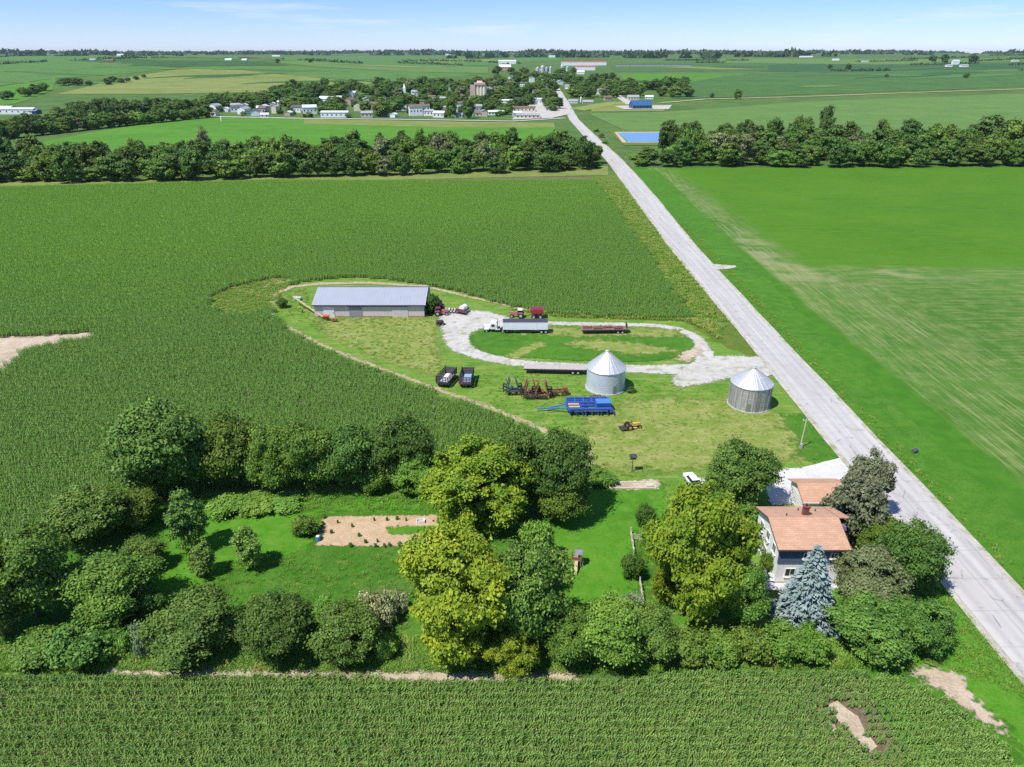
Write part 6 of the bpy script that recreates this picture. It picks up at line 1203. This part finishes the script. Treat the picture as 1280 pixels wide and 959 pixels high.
for cx, by, wp, hp, wi, ri, l in [(1195, 81, 8, 5, 0, 2, 'white farmhouse of the far right farmstead'), (1206, 84, 9, 3, 0, 3, 'low white shed of the far right farmstead'), (1187, 84, 7, 3, 0, 3, 'second low white shed of the far right farmstead'), (106, 68.6, 6, 2.6, 0, 2, 'tiny white farm house on the far left horizon'), (150, 70.5, 8, 2.4, 0, 2, 'tiny white farm shed on the far left horizon'), (98, 69, 5, 2, 0, 3, 'tiny pale farm roof on the far left horizon'), (115, 76, 7, 2.2, 0, 3, 'white barn on the far left fields'), (135, 77, 12, 2, 4, 1, 'brown roofed barn on the far left fields'), (285, 76, 8, 2.4, 0, 2, 'white farm beyond the yellow green hill'), (305, 76, 6, 2.2, 0, 2, 'second white farm beyond the yellow green hill'), (560, 71, 6, 2.5, 0, 2, 'white farm on the middle horizon'), (1045, 76, 8, 2, 0, 2, 'white farm on the far right horizon'), (1008, 72, 16, 1.6, 0, 2, 'long pale shed on the far right horizon'), (345, 71, 10, 1.6, 0, 2, 'long pale farm on the left horizon'), (1270, 77, 8, 2, 0, 3, 'white farm at the right picture edge horizon'), (1082, 78, 8, 1.8, 0, 3, 'pale farm beyond the far right fields'), (690, 72, 8, 2, 0, 2, 'pale roofs on the horizon over the silos')]:
    building(cx, by, wp, hp, wi, ri, '', name='far_farmhouse', cat='farmhouse', label=l, win=False, rz=0, deep=14)
# woods on the horizon: beyond counting
V, T = [], []; rw = np.random.default_rng(12)
def clump(x, y, r, h_, n):
    P = np.array([x, y, hz(x, y)]) + rand_dirs(n, rw) * np.array([r, r, h_ * .5]) * rw.uniform(.4, 1, (n, 1)) ** .4 + [0, 0, h_ * .45]; N = rand_dirs(n, rw); N[:, 2] = abs(N[:, 2]); V.append(leaf_quads(P, N, r * .42, rw)); T.append(rw.random(n))
for Y0_, dens, xs in [(4600, 330, 1), (5800, 300, 1), (7200, 260, 1), (8600, 200, 1), (10200, 150, 1), (11800, 110, 1)]:
    x = -.95 * Y0_
    while x < .95 * Y0_:
        if math.sin(x / 700 + Y0_) + .6 * math.sin(x / 230 + Y0_ * 2) > -.9 + (.0 if Y0_ > 6500 else .75): clump(x, Y0_ + rw.normal() * 130, rw.uniform(30, 60), rw.uniform(14, 24), 40)
        x += rw.uniform(.5, 1.3) * dens * .28
for Y0_, n_ in ((2300, 7), (2800, 9), (3300, 9), (3900, 10)):
    for _ in range(n_):
        x = rw.uniform(-.75, .75) * Y0_; L_ = rw.uniform(60, 330); y = Y0_ + rw.normal() * 150; sl = rw.uniform(-.25, .25)
        if abs(x) < 420 and Y0_ < 3000: continue
        for q in np.arange(0, L_, 11): clump(x + q, y + q * sl, rw.uniform(5, 9), rw.uniform(5, 10), 22)
M_far = leaf_mat('far_woods_leaf', (.030, .065, .022), (.06, .105, .04), .2, 0.0)
tag(obj('distant_woods', quads_mesh('distant_woods', np.concatenate(V), np.concatenate(T), [M_far])), 'dark woods along the far horizon', None, None, 'stuff')
# air
hb = MB().box((0, 6900, 59), (40000, 14400, 142)); t = NT('haze'); v = t.new('VolumePrincipled'); v.inputs['Color'].default_value = (.72, .82, .95, 1); v.inputs['Density'].default_value = HAZE; v.inputs['Anisotropy'].default_value = .2; t.t.links.new(v.outputs[0], t.out.inputs['Volume'])
if HAZE: o = hb.build('haze', t.m); tag(o, 'thin blue summer haze over the fields', None, None, 'stuff')
